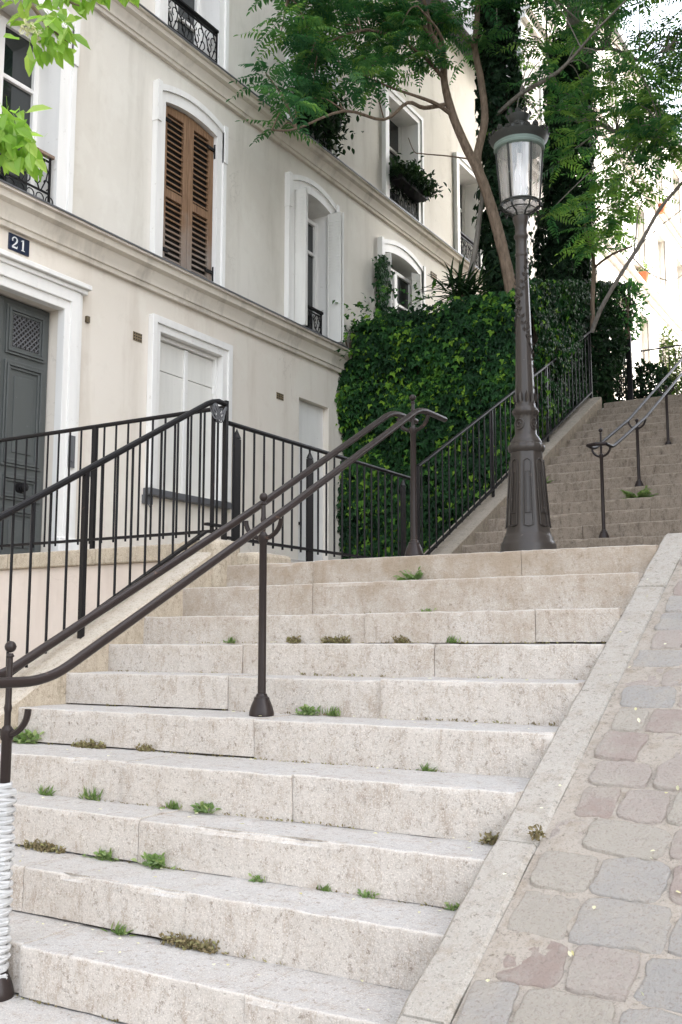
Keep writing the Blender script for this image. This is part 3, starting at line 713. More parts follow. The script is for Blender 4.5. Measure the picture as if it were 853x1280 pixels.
# ------------------------------------------------------------------ railings
def child_copy(src, loc):
    c = src.copy(); c.location = loc; col.objects.link(c); return c
def railing(label, p0, p1, zt0, zt1, zb0, zb1, n, rail_r=.017, posts=(), panels=(), extra_top=None, skip=(), flat=False):
    P0, P1 = Vector((*p0, 0)), Vector((*p1, 0)); d = (P1 - P0); L = d.length; d.normalize()
    t = thing('iron_railing', label, 'railing', (*p0, zb0))
    top = [(*p0, zt0), (*p1, zt1)]
    if extra_top: top = top + extra_top
    mb = MB()
    if flat:
        mb.tube(top, rail_r, 6)
    else: mb.tube(top, rail_r, 10)
    mb.build('top_rail', 'dark_iron', t)
    mb = MB(); b0, b1 = Vector((*p0, zb0)), Vector((*p1, zb1)); ax = (b1 - b0) / 2; nn = Vector((-d.y, d.x, 0))
    uv = ax.normalized().cross(nn)
    mb.obox((b0 + b1) / 2, ax, nn * .016, uv * .009); mb.build('bottom_rail', 'dark_iron', t)
    first = None
    for i in range(n):
        f = (i + .5) / n
        if i in skip: continue
        q = P0 + d * L * f; zb = zb0 + (zb1 - zb0) * f; zt = zt0 + (zt1 - zt0) * f
        if first is None:
            mb = MB(); mb.tube([(q.x, q.y, zb - .03), (q.x, q.y, zt)], .0078, 6); first = mb.build('bar', 'dark_iron', t); f0 = (q, zb, zt)
        else:
            c = child_copy(first, first.location + Vector((q.x - f0[0].x, q.y - f0[0].y, zb - f0[1]))); c.parent = t
    for f in posts:
        q = P0 + d * L * f; zb = zb0 + (zb1 - zb0) * f; zt = zt0 + (zt1 - zt0) * f
        MB().obox((q.x, q.y, (zb - .10 + zt) / 2), d * .014, nn * .014, (0, 0, (zt - zb + .10) / 2)).build('post', 'dark_iron', t)
    for f in panels:
        q = P0 + d * L * f; zb = zb0 + (zb1 - zb0) * f; zt = zt0 + (zt1 - zt0) * f
        mb = MB(); mb.obox((q.x, q.y, (zb - .10 + zt - .09) / 2), d * .036, nn * .010, (0, 0, (zt - zb + .01) / 2))
        k = mb.add([(q + d * sx * .036 + nn * sy * .010 + Vector((0, 0, zt - .085))) for sy in (-1, 1) for sx in (-1, 1)] + [q + Vector((0, 0, zt - .02))])
        for a, b in ((0, 1), (1, 3), (3, 2), (2, 0)): mb.face((k + a, k + b, k + 4))
        mb.build('post', 'dark_iron', t)
    return t
f1z = lambda y: .62 + .56 * (y - 3.46)
f1b = lambda y: -.15 + .56 * (y - 3.58)
f1 = railing('black iron railing sloping along the left edge of the lower steps', (-4.08, 2.62), (-4.08, 5.10), f1z(2.62), f1z(5.10), f1b(2.62), f1b(5.10), 20, .0185,
             posts=(.575,), extra_top=[(-4.08, 5.16, 1.565), (-4.08, 5.22, 1.58), (-4.08, 5.30, 1.575)])
mb = MB(); mb.box(-4.094, -4.066, 5.285, 5.313, .60, 1.60); mb.build('post', 'dark_iron', f1)
mb = MB(); mb.box(-4.09, -4.07, 5.16, 5.18, .70, 1.56); mb.build('post', 'dark_iron', f1)
mb = MB(); mb.obox((-4.08, 5.21, .755), (0, .10, .0), (.016, 0, 0), (0, 0, .009)); mb.build('bottom_rail', 'dark_iron', f1)
# twisted wire binding the corner
wb = MB()
for k in range(5):
    wb.tube([(-4.08 + .035 * math.cos(a + k), 5.22 + .075 * math.sin(a * 1.0 + k * .8), 1.50 + .05 * math.sin(2 * a + k)) for a in [i * 2 * PI / 20 for i in range(21)]], .0045, 5)
tag(wb.build('wire_binding', 'zinc'), 'tangle of wire tied round the top corner of the sloping railing', 'wire')
railing('black iron railing running across the ledge in front of the grey door', (-6.99, 5.33), (-4.11, 5.33), 1.565, 1.565, .735, .735, 25, .015, posts=(.59,))
f3 = railing('black iron railing receding along the terrace to the ivy wall', (-4.08, 5.33), (-4.08, 8.05), 1.455, 1.45, .685, .685, 23, .016, panels=(.035, .37, .925))
f4t = lambda y: 3.31 + .503 * (y - 11.68)
f4b = lambda y: 2.405 + .508 * (y - 11.61)
f4 = railing('black iron railing climbing beside the ivy on the upper steps', (-4.16, 8.30), (-4.16, 13.72), f4t(8.30), f4t(13.72), f4b(8.30), f4b(13.72), 36, .017, posts=(.0, .33, .66, 1.0))

# ------------------------------------------------------------------ handrails
def hpost(parent, x, y, z0, zring, ztop, r=.0175, collar=True, halfw=.095):
    mb = MB()
    prof = [(r * 1.06, z0 + .01), (r, z0 + .3), (r * .96, zring - .02), (r * 1.25, zring - .012), (r * 1.25, zring + .015), (r * .62, zring + .03), (r * .62, zring + .07), (r * .78, zring + .085), (r * .62, zring + .10), (r * .55, ztop - .05), (r * .8, ztop - .045), (r * .5, ztop - .035)]
    p = mb.lathe(prof, x, y, 16).build('post', 'rail_iron', parent)
    mb = MB(); mb.ball((x, y, ztop - .014), .0195, 14); mb.build('ball_finial', 'rail_iron', p)
    if collar:
        mb = MB(); mb.lathe([(r * 3.1, z0 - .002), (r * 3.15, z0 + .010), (r * 3.0, z0 + .022), (r * 2.9, z0 + .028), (r * 2.6, z0 + .046), (r * 2.15, z0 + .064), (r * 1.95, z0 + .070), (r * 1.95, z0 + .078), (r * 1.5, z0 + .084), (r * 1.3, z0 + .095), (r * .9, z0 + .097)], x, y, 20).build('base_collar', 'rail_iron', p)
    mb = MB(); pts = []
    for i in range(17):
        a = PI + PI * i / 16; pts.append((x + halfw * math.cos(a), y, zring + .085 + .085 * math.sin(a)))
    mb.tube(pts, .011, 8); mb.build('bracket', 'rail_iron', p)
    return p
hr = thing('handrail', 'twin-railed brown iron handrail up the middle of the lower steps', 'handrail', (-2.62, 3.66, -.32))
hpost(hr, -2.70, 2.36, -1.12, -.30, .000)
hpost(hr, -2.60, 3.66, -.315, .455, .655)
hpost(hr, -2.62, 5.17, .485, 1.215, 1.425)
def rail(parent, pts, r=.0170):
    out_ = []
    P = [Vector(p) for p in pts]
    for i, p in enumerate(P):
        if 0 < i < len(P) - 1:
            a, b = P[i - 1], P[i + 1]; ra = min(.10, (p - a).length * .4); rb = min(.10, (b - p).length * .4)
            A = p + (a - p).normalized() * ra; B = p + (b - p).normalized() * rb
            for k in range(7):
                u = k / 6; out_.append(A * (1 - u) ** 2 + p * 2 * u * (1 - u) + B * u * u)
        else: out_.append(p)
    MB().tube(out_, r, 12).build('rail', 'rail_iron' if r > .016 else 'dark_iron', parent)
rail(hr, [(-2.60, 1.95, -.125), (-2.545, 2.38, -.125), (-2.505, 3.66, .565), (-2.525, 5.07, 1.315), (-2.525, 5.40, 1.315)])
rail(hr, [(-2.81, 1.95, -.125), (-2.81, 2.40, -.125), (-2.70, 3.66, .565), (-2.715, 5.10, 1.325), (-2.715, 5.40, 1.325)])
h2 = thing('handrail', 'slim black handrail up the middle of the shaded upper steps', 'handrail', (-2.7, 9.1, .93))
for (y, z0, zr, zt) in ((9.15, .926, 1.70, 1.96), (10.45, 1.566, 2.20, 2.30), (11.80, 2.206, 2.85, 2.95), (13.1, 2.846, 3.48, 3.58)):
    hpost(h2, -2.70, y, z0, zr, zt, .0165, True, .085)
M['rail_dull'] = M['dark_iron']
rail(h2, [(-2.615, 9.02, 1.79), (-2.615, 9.22, 1.79), (-2.615, 10.45, 2.30), (-2.615, 11.8, 2.96), (-2.615, 13.9, 3.98)], .015)
rail(h2, [(-2.785, 9.02, 1.79), (-2.785, 9.22, 1.79), (-2.785, 10.45, 2.30), (-2.785, 11.8, 2.96), (-2.785, 13.9, 3.98)], .015)
MB().tube([(-2.785, 9.02, 1.79), (-2.70, 8.99, 1.79), (-2.615, 9.02, 1.79)], .017, 8).build('rail_end', 'rail_iron', h2)
# white spiral wrap on the nearest post
wr = MB(); wr.tube([(-2.70, 2.36, -1.06), (-2.70, 2.36, -.455)], .024, 12)
for st_ in range(2):
    pts = []; turns = 21; m = turns * 12
    for i in range(m + 1):
        a = 2 * PI * i / 12 * (1 if st_ == 0 else -1) + st_ * 1.6; z = -1.06 + (.60) * i / m
        rr = .029 + .0035 * math.sin(a * 3 + z * 40); pts.append((-2.70 + rr * math.cos(a), 2.36 + rr * math.sin(a), z))
    wr.tube(pts, .0095 if st_ == 0 else .0085, 6)
tag(wr.build('spiral_wrap', 'rubber_white'), 'white braided wrapping around the foot of the nearest handrail post', 'wrapping')

# ------------------------------------------------------------------ street lamp
LX, LY, LZ = -2.695, 7.2, .478
lamp = thing('street_lamp', 'tall ornate bronze street lamp with a glass lantern on the landing', 'street lamp', (LX, LY, LZ))
k = .0060
oct_ = lambda a, z: 1 + .022 * max(0, math.cos(8 * a)) ** 3 + .012 * math.cos(8 * a)
prof = [(.232, LZ), (.232, .60), (.218, .62), (.216, .66), (.206, .69), (.206, .715), (.198, .735), (.186, .752), (.184, .775), (.172, .79), (.166, .81), (.158, .86), (.150, .95), (.142, 1.05), (.135, 1.16), (.128, 1.28), (.122, 1.38), (.120, 1.415)]
mb = MB(); mb.lathe(prof, LX, LY, 64, lambda a, z: oct_(a, z) if .80 < z < 1.42 else 1)
bs = mb.build('base', 'lamp_bronze', lamp)
mb = MB()
for i in range(8):      # raised panel frames on the flared base
    a0 = 2 * PI * (i + .5) / 8
    def P(da, z):
        r = .166 + (.120 - .166) * (z - .81) / .605 + .003
        return (LX + r * math.cos(a0 + da), LY + r * math.sin(a0 + da), z)
    loop = [P(-.22, .86), P(-.22, 1.1), P(-.21, 1.34), P(0, 1.36), P(.21, 1.34), P(.22, 1.1), P(.22, .86), P(0, .85), P(-.22, .86)]
    mb.tube(loop, .0055, 5, False)
    mb.tube([P(-.12, .95), P(-.11, 1.26), P(.11, 1.26), P(.12, .95), P(-.12, .95)], .004, 5, False)
mb.build('panel_moulding', 'lamp_bronze', bs)
prof = [(.118, 1.412), (.134, 1.43), (.138, 1.455), (.132, 1.475), (.118, 1.485), (.118, 1.50), (.108, 1.52), (.090, 1.545), (.082, 1.56), (.080, 1.60), (.079, 1.68), (.082, 1.70), (.096, 1.715), (.100, 1.735), (.094, 1.752), (.080, 1.765), (.074, 1.785)]
mb = MB(); mb.lathe(prof, LX, LY, 48, lambda a, z: 1 + (.03 * math.cos(16 * a) if 1.44 < z < 1.48 or 1.71 < z < 1.75 else 0)).build('collar', 'lamp_bronze', lamp)
mb = MB()
for i in range(4):
    a0 = R(-105) + i * PI / 2
    cx, cy = LX + .080 * math.cos(a0), LY + .080 * math.sin(a0); tv = Vector((-math.sin(a0), math.cos(a0), 0)); ov = Vector((math.cos(a0), math.sin(a0), 0))
    mb.tube([Vector((cx, cy, 1.63)) + tv * .036 * math.cos(b) + ov * (.004 - .012 * math.cos(b) ** 2) + Vector((0, 0, .040 * math.sin(b))) for b in [j * 2 * PI / 18 for j in range(19)]], .0065, 6, False)
    mb.tube([Vector((cx, cy, 1.63)) + tv * .014 * math.cos(b) + ov * .004 + Vector((0, 0, .018 * math.sin(b))) for b in [j * 1.6 * PI / 12 for j in range(13)]], .005, 6, False)
mb.build('medallion', 'lamp_bronze', lamp)
flute = lambda a, z: 1 + .045 * abs(math.sin(5 * a))
prof = [(.074, 1.78)] + [(.072 - .0285 * (i / 20) ** .85, 1.80 + 1.16 * i / 20) for i in range(21)]
mb = MB(); mb.lathe(prof, LX, LY, 40, flute)
shf = mb.build('shaft', 'lamp_bronze', lamp)
mb = MB()
for ph, tw_ in ((0, 1), (2.2, -1)):   # relief vine winding up the shaft
    pts = [(LX + (.0755 - .0285 * (i / 60) ** .85) * math.cos(ph + tw_ * i * .105), LY + (.0755 - .0285 * (i / 60) ** .85) * math.sin(ph + tw_ * i * .105), 1.82 + 1.1 * i / 60) for i in range(61)]
    mb.tube(pts, .0032, 5)
    for i in range(2, 60, 3):
        p = Vector(pts[i]); o_ = Vector((p.x - LX, p.y - LY, 0)).normalized(); tv = Vector((-o_.y, o_.x, 0))
        for sg in (-1, 1): mb.leaf(p, tv * sg + Vector((0, 0, .8)), o_, .040, .02, .3)
for i in range(12):
    a = 2 * PI * i / 12; o_ = Vector((math.cos(a), math.sin(a), 0)); mb.leaf(Vector((LX, LY, 1.785)) + o_ * .073, o_ * .1 + Vector((0, 0, 1)), o_, .10, .034, .3)
mb.build('vine_relief', 'lamp_bronze', shf, recalc=False)
prof = [(.043, 2.95), (.050, 2.965), (.050, 2.98), (.044, 2.99), (.044, 3.09), (.048, 3.10), (.056, 3.115), (.056, 3.13), (.047, 3.145), (.044, 3.18), (.050, 3.22), (.062, 3.26), (.062, 3.28), (.05, 3.285)]
MB().lathe(prof, LX, LY, 32, lambda a, z: 1 + (.05 * math.cos(12 * a) if 3.0 < z < 3.08 or 3.2 < z < 3.25 else 0)).build('capital', 'lamp_bronze', lamp)
lan = bpy.data.objects.new('lantern', None); col.objects.link(lan); lan.parent = lamp; lan.location = (0, 0, 3.28 - LZ)
def rr_(z): return .148 + (.182 - .148) * (z - 3.385) / .445
mb = MB()
for i in range(6):
    a = 2 * PI * i / 6 + R(22); c, s = math.cos(a), math.sin(a)
    mb.tube([(LX + rr_(3.385) * c, LY + rr_(3.385) * s, 3.385), (LX + rr_(3.83) * c, LY + rr_(3.83) * s, 3.83)], .0075, 6)
    mb.tube([(LX + .05 * c, LY + .05 * s, 3.27), (LX + .075 * c, LY + .075 * s, 3.315), (LX + .125 * c, LY + .125 * s, 3.335), (LX + .152 * c, LY + .152 * s, 3.385)], .008, 6)
for z, r, t_ in ((3.385, .150, .010), (3.368, .154, .006), (3.335, .118, .005)):
    mb.tube([(LX + r * math.cos(a), LY + r * math.sin(a), z) for a in [j * 2 * PI / 40 for j in range(41)]], t_, 6, False)
for i in range(12):
    a = 2 * PI * i / 12; o_ = Vector((math.cos(a), math.sin(a), 0)); mb.leaf(Vector((LX, LY, 3.375)) + o_ * .156, o_ * .5 + Vector((0, 0, -1)), o_, .05, .035, .2)
mb.build('cage', 'lamp_top', lan, recalc=False)
mb = MB(); seg = 48
rows = [mb.add([(LX + (rr_(z) - .006) * math.cos(2 * PI * q / seg), LY + (rr_(z) - .006) * math.sin(2 * PI * q / seg), z) for q in range(seg)]) for z in (3.39, 3.83)]
for q in range(seg): mb.face((rows[0] + q, rows[0] + (q + 1) % seg, rows[1] + (q + 1) % seg, rows[1] + q), True)
mb.build('glass', 'lamp_glass', lan, recalc=False)
mb = MB(); mb.lathe([(.142, 3.386), (.10, 3.345), (.03, 3.335)], LX, LY, 32); mb.build('bottom_glass', 'lamp_glass', lan, recalc=False)
MB().lathe([(.02, 3.36), (.03, 3.40), (.045, 3.48), (.05, 3.56), (.045, 3.63), (.03, 3.69), (.02, 3.72), (.02, 3.80)], LX, LY, 20).build('lamp_globe', 'opal', lan)
band = lambda a, z: 1 + .006 * math.cos(40 * a)
MB().lathe([(.180, 3.815), (.194, 3.825), (.198, 3.84), (.192, 3.85)], LX, LY, 48).build('band', 'lamp_patina', lan)
MB().lathe([(.194, 3.845), (.198, 3.862), (.199, 3.868)], LX, LY, 48, band).build('band', 'lamp_patina', lan)
MB().lathe([(.197, 3.866), (.206, 3.885), (.224, 3.91), (.228, 3.925), (.222, 3.935), (.19, 3.945), (.14, 3.968), (.105, 3.985)], LX, LY, 48).build('hood', 'lamp_top', lan)
mb = MB()
for i in range(20):
    a = 2 * PI * i / 20; o_ = Vector((math.cos(a), math.sin(a), 0)); tv = Vector((-o_.y, o_.x, 0)); big = i % 2 == 0
    b = Vector((LX, LY, 3.925)) + o_ * .226; H = .042 if big else .022
    kx = mb.add([b - tv * .030, b + tv * .030, b + tv * .026 + o_ * .008 + Vector((0, 0, H * .6)), b + tv * .008 + o_ * .014 + Vector((0, 0, H)), b - tv * .008 + o_ * .014 + Vector((0, 0, H)), b - tv * .026 + o_ * .008 + Vector((0, 0, H * .6))])
    mb.face(tuple(kx + j for j in range(6)))
    mb.tube([b + Vector((0, 0, H * .45)) + tv * .013 * math.cos(q) + o_ * .009 + Vector((0, 0, .011 * math.sin(q))) for q in [j * 2 * PI / 8 for j in range(9)]], .0032, 5, False)
mb.build('crest', 'lamp_top', lan, recalc=False)
MB().lathe([(.13, 3.965), (.125, 3.985), (.105, 4.01), (.08, 4.025), (.066, 4.03), (.062, 4.05), (.070, 4.06), (.076, 4.085), (.086, 4.10), (.086, 4.112), (.06, 4.113)], LX, LY, 32).build('dome', 'lamp_top', lan)
mb = MB()
for i in range(10):
    a = 2 * PI * i / 10; o_ = Vector((math.cos(a), math.sin(a), 0)); mb.leaf(Vector((LX, LY, 4.105)) + o_ * .082, o_ * .35 + Vector((0, 0, 1)), o_, .055 if i % 2 else .04, .045, .2)
mb.lathe([(.05, 4.11), (.045, 4.13), (.02, 4.15)], LX, LY, 16)
mb.build('crown', 'lamp_top', lan, recalc=False)

# ------------------------------------------------------------------ garden behind the ivy
gwl = thing('garden_wall', 'retaining wall of the garden, almost hidden under ivy beside the upper steps', 'wall', (-5.7, 11.9, .2))
mb = MB().box(-6.995, -4.42, 11.86, 12.15, .2, 4.15); mb.build('front', 'bark', gwl)
mb = MB(); mb.quad((-4.42, 11.86, .3), (-4.42, 15.6, .3), (-4.42, 15.6, 4.9), (-4.42, 11.86, 4.15)); mb.quad((-4.72, 11.9, .3), (-4.72, 15.6, .3), (-4.72, 15.6, 4.9), (-4.72, 11.9, 4.15))
mb.quad((-4.72, 11.9, 4.15), (-4.42, 11.86, 4.15), (-4.42, 15.6, 4.9), (-4.72, 15.6, 4.9)); mb.build('side', 'bark', gwl, recalc=False)
mb = MB(); mb.quad((-6.99, 12.0, 4.05), (-4.6, 12.0, 4.05), (-4.6, 17.2, 4.9), (-6.99, 17.2, 4.9)); struct('garden_soil', mb, 'soil', recalc=False)
# ivy
RV = lambda a=1: Vector((random.gauss(0, a), random.gauss(0, a), random.gauss(0, a)))
def ivy_tint(x, y, z):
    n = N(x * 1.7, y * 1.7, z * 1.7); t = .30 + .5 * n + random.uniform(-.25, .25)
    if random.random() < .09 + .50 * max(0, N(x * 2.2, y * 2.2, z * 2.2 + 9)): t = random.uniform(.74, 1.0)
    return max(0, min(1, t))
ivy = thing('ivy', 'thick wall of dark green ivy with bright young leaves beside the upper steps', 'ivy', (-5.7, 11.8, .3))
mb = MB()
for _ in range(17000):
    x = random.uniform(-7.05, -4.3); z = random.uniform(.5, 4.45)
    if x < -6.8 and z > 4.0: continue
    b = .10 + .16 * (N(x * 1.4, z * 1.4, 3) + .3) + .05 * N(x * 4, z * 4, 8); y = 11.83 - max(.02, b) - abs(random.gauss(0, .05))
    if z > 4.1: y += random.uniform(0, .5) * (z - 4.1) * 3
    mb.tint = ivy_tint(x, 11.8, z); mb.ivyleaf((x, y, z), Vector((random.gauss(0, .45), -.35, -1)), Vector((random.gauss(0, .4), -1, random.gauss(.45, .35))), random.uniform(.048, .100))
for _ in range(10000):
    y = random.uniform(11.7, 15.2); u = random.random(); zt = 4.3 + .28 * (y - 11.8); zb = 1.2 + .5 * (y - 10.3); z = zb - .35 + (zt + .25 - zb + .35) * u
    b = .10 + .22 * max(0, N(y * 1.2, z * 1.2, 5) + .3) + (.20 * max(0, (y - 13) / 2) * max(0, min(1, (z - 3.6)))); x = -4.42 + min(b, .5) + abs(random.gauss(0, .05))
    if x > -4.25 and z < slope_up(y) + .1: x = -4.33
    mb.tint = ivy_tint(-4.4, y, z) * (1 if y < 13 else .6); mb.ivyleaf((x, y, z), Vector((-.2, random.gauss(0, .45), -1)), Vector((1, random.gauss(0, .4), random.gauss(.45, .35))), random.uniform(.048, .100))
for _ in range(9000):
    x = random.uniform(-6.95, -4.3); y = random.uniform(11.7, 15.0); z = 4.12 + .2 * (y - 11.8) + .22 * (N(x * 1.1, y * 1.1, 1) + .6) * random.random() + .06
    mb.tint = ivy_tint(x, y, z); mb.ivyleaf((x, y, z), RV(1) + Vector((0, -.3, -.2)), Vector((0, -.3, 1)) + RV(.4), random.uniform(.048, .100))
for _ in range(60):
    x = random.uniform(-6.95, -4.35); p = Vector((x, 11.62 - random.random() * .15, random.choice([random.uniform(4.15, 4.5), random.uniform(1.2, 4.2)]))); d = Vector((random.gauss(0, .6), -.5, random.gauss(.2, .6))).normalized()
    for q in range(random.randint(5, 10)):
        p = p + d * .055; d = (d + Vector((0, 0, -.16)) + RV(.12)).normalized(); mb.tint = random.uniform(.35, .95); mb.ivyleaf(p, d + RV(.5), Vector((0, -.6, .8)) + RV(.4), random.uniform(.04, .075))
mb.build('foliage', 'leaf_ivy', ivy, recalc=False, tint=True)
mb = MB()
for i in range(14):
    x = random.uniform(-6.8, -4.5); pts = [(x, 11.80, .5)]
    for k in range(9): pts.append((min(-4.6, pts[-1][0] + random.gauss(0, .08)), 11.78 + random.gauss(0, .02), pts[-1][2] + .42))
    mb.tube(pts, .010, 5)
mb.build('stem', 'bark', ivy)
# creeper on the facade
cr = thing('creeper', 'narrow ivy creeper climbing the facade left of the half-hidden window', 'ivy', (-6.95, 12.6, 4.2))
mb = MB()
pts = [(-6.93, 12.62 + .05 * math.sin(i), 4.1 + .17 * i) for i in range(10)]
mb.tube(pts, .014, 6); mb.build('stem', 'bark', cr)
mb = MB()
for _ in range(420):
    z = random.uniform(4.1, 5.65); w = .13 if z > 4.75 else .06
    mb.tint = random.random() * .7; mb.ivyleaf((-6.92 + random.uniform(0, .10), 12.62 + random.gauss(0, w * .7), z), (random.gauss(.1, .3), random.gauss(0, .4), -1), (1, -.4, .3), random.uniform(.06, .10))
mb.build('foliage', 'leaf_ivy', cr, recalc=False, tint=True)
# yucca
yu = thing('yucca', 'spiky yucca standing on top of the ivy in front of the facade', 'plant', (-5.45, 12.35, 4.15))
mb = MB()
for _ in range(120):
    a = random.uniform(0, 2 * PI); el = random.uniform(-.25, 1.3); L = random.uniform(.35, .68); b = Vector((-5.45 + random.gauss(0, .10), 12.25 + random.gauss(0, .08), 4.60 + random.uniform(-.05, .25)))
    d = Vector((math.cos(a) * math.cos(el), math.sin(a) * math.cos(el), math.sin(el))); mb.tint = random.random() * .9
    sd = d.cross(Vector((0, 0, 1))).normalized(); prev = None
    for k in range(5):
        u = k / 4; c = b + d * L * u + Vector((0, 0, -.30 * L * u * u)); w = .019 * (1 - u ** 2) + .001; n = mb.add((c - sd * w, c + Vector((0, 0, -.006)), c + sd * w))
        if prev is not None: mb.face((prev, n, n + 1, prev + 1)); mb.face((prev + 1, n + 1, n + 2, prev + 2))
        prev = n
mb.build('blade', 'leaf_dark', yu, recalc=False, tint=True)
MB().tube([(-5.45, 12.35, 4.1), (-5.44, 12.26, 4.7)], .05, 8).build('stem', 'bark', yu)
tag(MB().tube([(-5.55, 12.5, 4.2), (-5.42, 12.45, 4.95), (-5.31, 12.45, 5.44), (-5.22, 12.5, 6.2)], [.045, .042, .038, .03], 8).build('dead_trunk', 'bark_grey'), 'bare grey leaning stick beside the yucca and the ivy-covered trunk', 'dead trunk')

# ------------------------------------------------------------------ trees
def limb(mb, pts, r0, r1, seg=8):
    P = [Vector(p) for p in pts]; Q = []
    for i in range(len(P) - 1):
        for k in range(4):
            u = k / 4; p0 = P[max(i - 1, 0)]; p1 = P[i]; p2 = P[i + 1]; p3 = P[min(i + 2, len(P) - 1)]
            Q.append(.5 * ((2 * p1) + (p2 - p0) * u + (2 * p0 - 5 * p1 + 4 * p2 - p3) * u * u + (3 * p1 - p0 - 3 * p2 + p3) * u ** 3))
    Q.append(P[-1]); n = len(Q)
    mb.tube(Q, [(r0 + (r1 - r0) * i / (n - 1)) * (1 + .08 * N(i * .7, r0 * 50, 1)) for i in range(n)], seg)
    return Q
def whorl(mb, c, n, L, ll, lw, pairs, up=.25, spread=1.0, light=.5, bias=(0, 0, 0)):
    a0 = random.uniform(0, 2 * PI)
    for i in range(n):
        a = a0 + 2 * PI * i / n + random.uniform(-.3, .3); el = random.gauss(up, .28)
        d = Vector((math.cos(a) * math.cos(el) * spread, math.sin(a) * math.cos(el) * spread, math.sin(el))) + Vector(bias)
        mb.pinnate(Vector(c) + RV(.03), d, L * random.uniform(.75, 1.15), pairs, ll, lw, random.uniform(.6, 1.3), Vector((0, 0, 1)) + RV(.25), light + random.uniform(-.3, .3))
def sleeve(mb, x0, y0, z0, x1, y1, z1, r, n):
    for _ in range(n):
        u = random.random(); a = random.uniform(0, 2 * PI); z = z0 + (z1 - z0) * u
        rr = r * (.75 + .55 * (N(math.cos(a) * 1.3 + x0, math.sin(a) * 1.3, z * 1.1) + .35)) * (1.0 - .25 * u) + abs(random.gauss(0, .05))
        o_ = Vector((math.cos(a), math.sin(a), 0)); c = Vector((x0 + (x1 - x0) * u, y0 + (y1 - y0) * u, z)) + o_ * rr
        mb.tint = max(0, min(.8, random.gauss(.25, .25))); mb.ivyleaf(c, Vector((random.gauss(0, .4), random.gauss(0, .4), -1)) + o_ * .3, o_ + Vector((0, 0, .4)) + RV(.35), random.uniform(.075, .13))
# tree one: brown forked stem with the crown hanging over the facade
t1 = thing('tree', 'brown forked tree whose feathery crown hangs over the facade', 'tree', (-4.70, 12.3, 4.1))
tb = MB(); F1 = lambda s: (min(6.15, abs(s[0])) / abs(s[0])) if abs(s[0]) > 6.15 else 1
C_ = limb(tb, [(-4.66, 12.3, 4.05), (-4.74, 12.3, 4.52), (-4.85, 12.3, 5.12), (-4.99, 12.25, 5.78), (-5.12, 12.2, 6.25), (-5.28, 12.1, 6.67), (-5.43, 12.0, 7.13), (-5.5, 11.9, 7.56), (-5.48, 11.8, 7.91), (-5.54, 11.6, 8.11), (-5.68, 11.4, 8.34)], .088, .035, 10)
D_ = limb(tb, [(-5.12, 12.2, 6.25), (-5.21, 12.3, 6.62), (-5.13, 12.4, 7.17), (-5.22, 12.5, 7.84), (-5.3, 12.5, 8.34), (-5.3, 12.6, 8.88), (-5.27, 12.7, 9.9)], .062, .035, 8)
tb.build('trunk', 'bark', t1)
brs = [[(-5.43, 12.0, 7.13), (-5.54, 11.7, 7.19), (-5.69, 11.4, 7.2), (-5.85, 11.1, 7.2), (-5.95, 10.5, 7.1)], [(-5.5, 11.9, 7.62), (-5.57, 11.4, 7.73), (-5.83, 11.0, 7.88), (-5.9, 10.3, 7.6), (-6.0, 9.5, 7.0)],
       [(-5.5, 12.0, 7.32), (-5.62, 11.5, 7.06), (-5.61, 11.0, 6.89), (-5.74, 10.6, 6.51), (-5.85, 9.8, 6.28), (-6.0, 9.0, 5.73), (-6.05, 8.6, 5.55)], [(-5.68, 11.4, 8.34), (-5.8, 10.8, 8.4), (-6.0, 9.9, 8.0), (-6.1, 9.0, 7.35)],
       [(-5.54, 11.6, 8.11), (-5.5, 11.2, 8.5), (-5.7, 10.8, 8.9)], [(-5.5, 11.9, 7.62), (-5.3, 11.4, 7.9), (-5.4, 10.9, 8.1)], [(-5.3, 12.5, 8.34), (-5.5, 12.2, 8.6), (-5.6, 11.9, 8.9)]]
bm_ = MB()
for b in brs: limb(bm_, b, .030, .010, 6)
limb(bm_, [(-5.2, 12.2, 6.52), (-5.51, 12.0, 6.57), (-5.83, 11.9, 6.64), (-5.92, 11.8, 6.65), (-5.96, 11.7, 6.82)], .012, .006, 5)
tips = [(-7.72, 10.2, 8.41), (-7.13, 10.3, 7.76), (-7.05, 10.2, 7.01), (-7.15, 9.9, 6.55), (-6.7, 10.6, 8.0), (-6.51, 10.5, 7.22), (-6.21, 10.4, 6.60), (-6.19, 11.0, 7.83), (-5.96, 11.0, 7.08), (-5.87, 11.3, 8.35), (-5.74, 11.5, 7.72), (-5.63, 11.5, 7.05), (-5.49, 12.0, 8.49), (-5.35, 12.2, 7.84), (-6.26, 10.9, 8.42), (-6.69, 10.4, 8.29)]
sk = [Vector(p) for b in brs for p in b] + C_[18:] + D_[14:]
cm = MB()
def near_pt(p, S=None): return min(S if S else sk, key=lambda q: (q - p).length)
for tp in tips:
    f = F1(tp); c0 = Vector(tp) * f
    for j in range(11):
        c = c0 + Vector((random.gauss(0, .20), random.gauss(0, .34), random.gauss(.03, .20)))
        if j == 3: c.z += .5
        if c.x < -6.5 or c.x < -.715 * c.y or (c.z < .665 * c.y and c.x > -.685 * c.y): continue
        q = near_pt(c)
        m_ = (q + c) / 2 + Vector((0, 0, .08)); limb(bm_, [q, m_, c], .010, .005, 5)
        whorl(cm, c, 6, .44, .100, .033, 8, .15, 1, .66, (.10, -.12, 0))
bm_.build('branch', 'bark', t1)
for _ in range(0): pass
cm.build('crown', 'leaf_ailanthus', t1, recalc=False, tint=True)
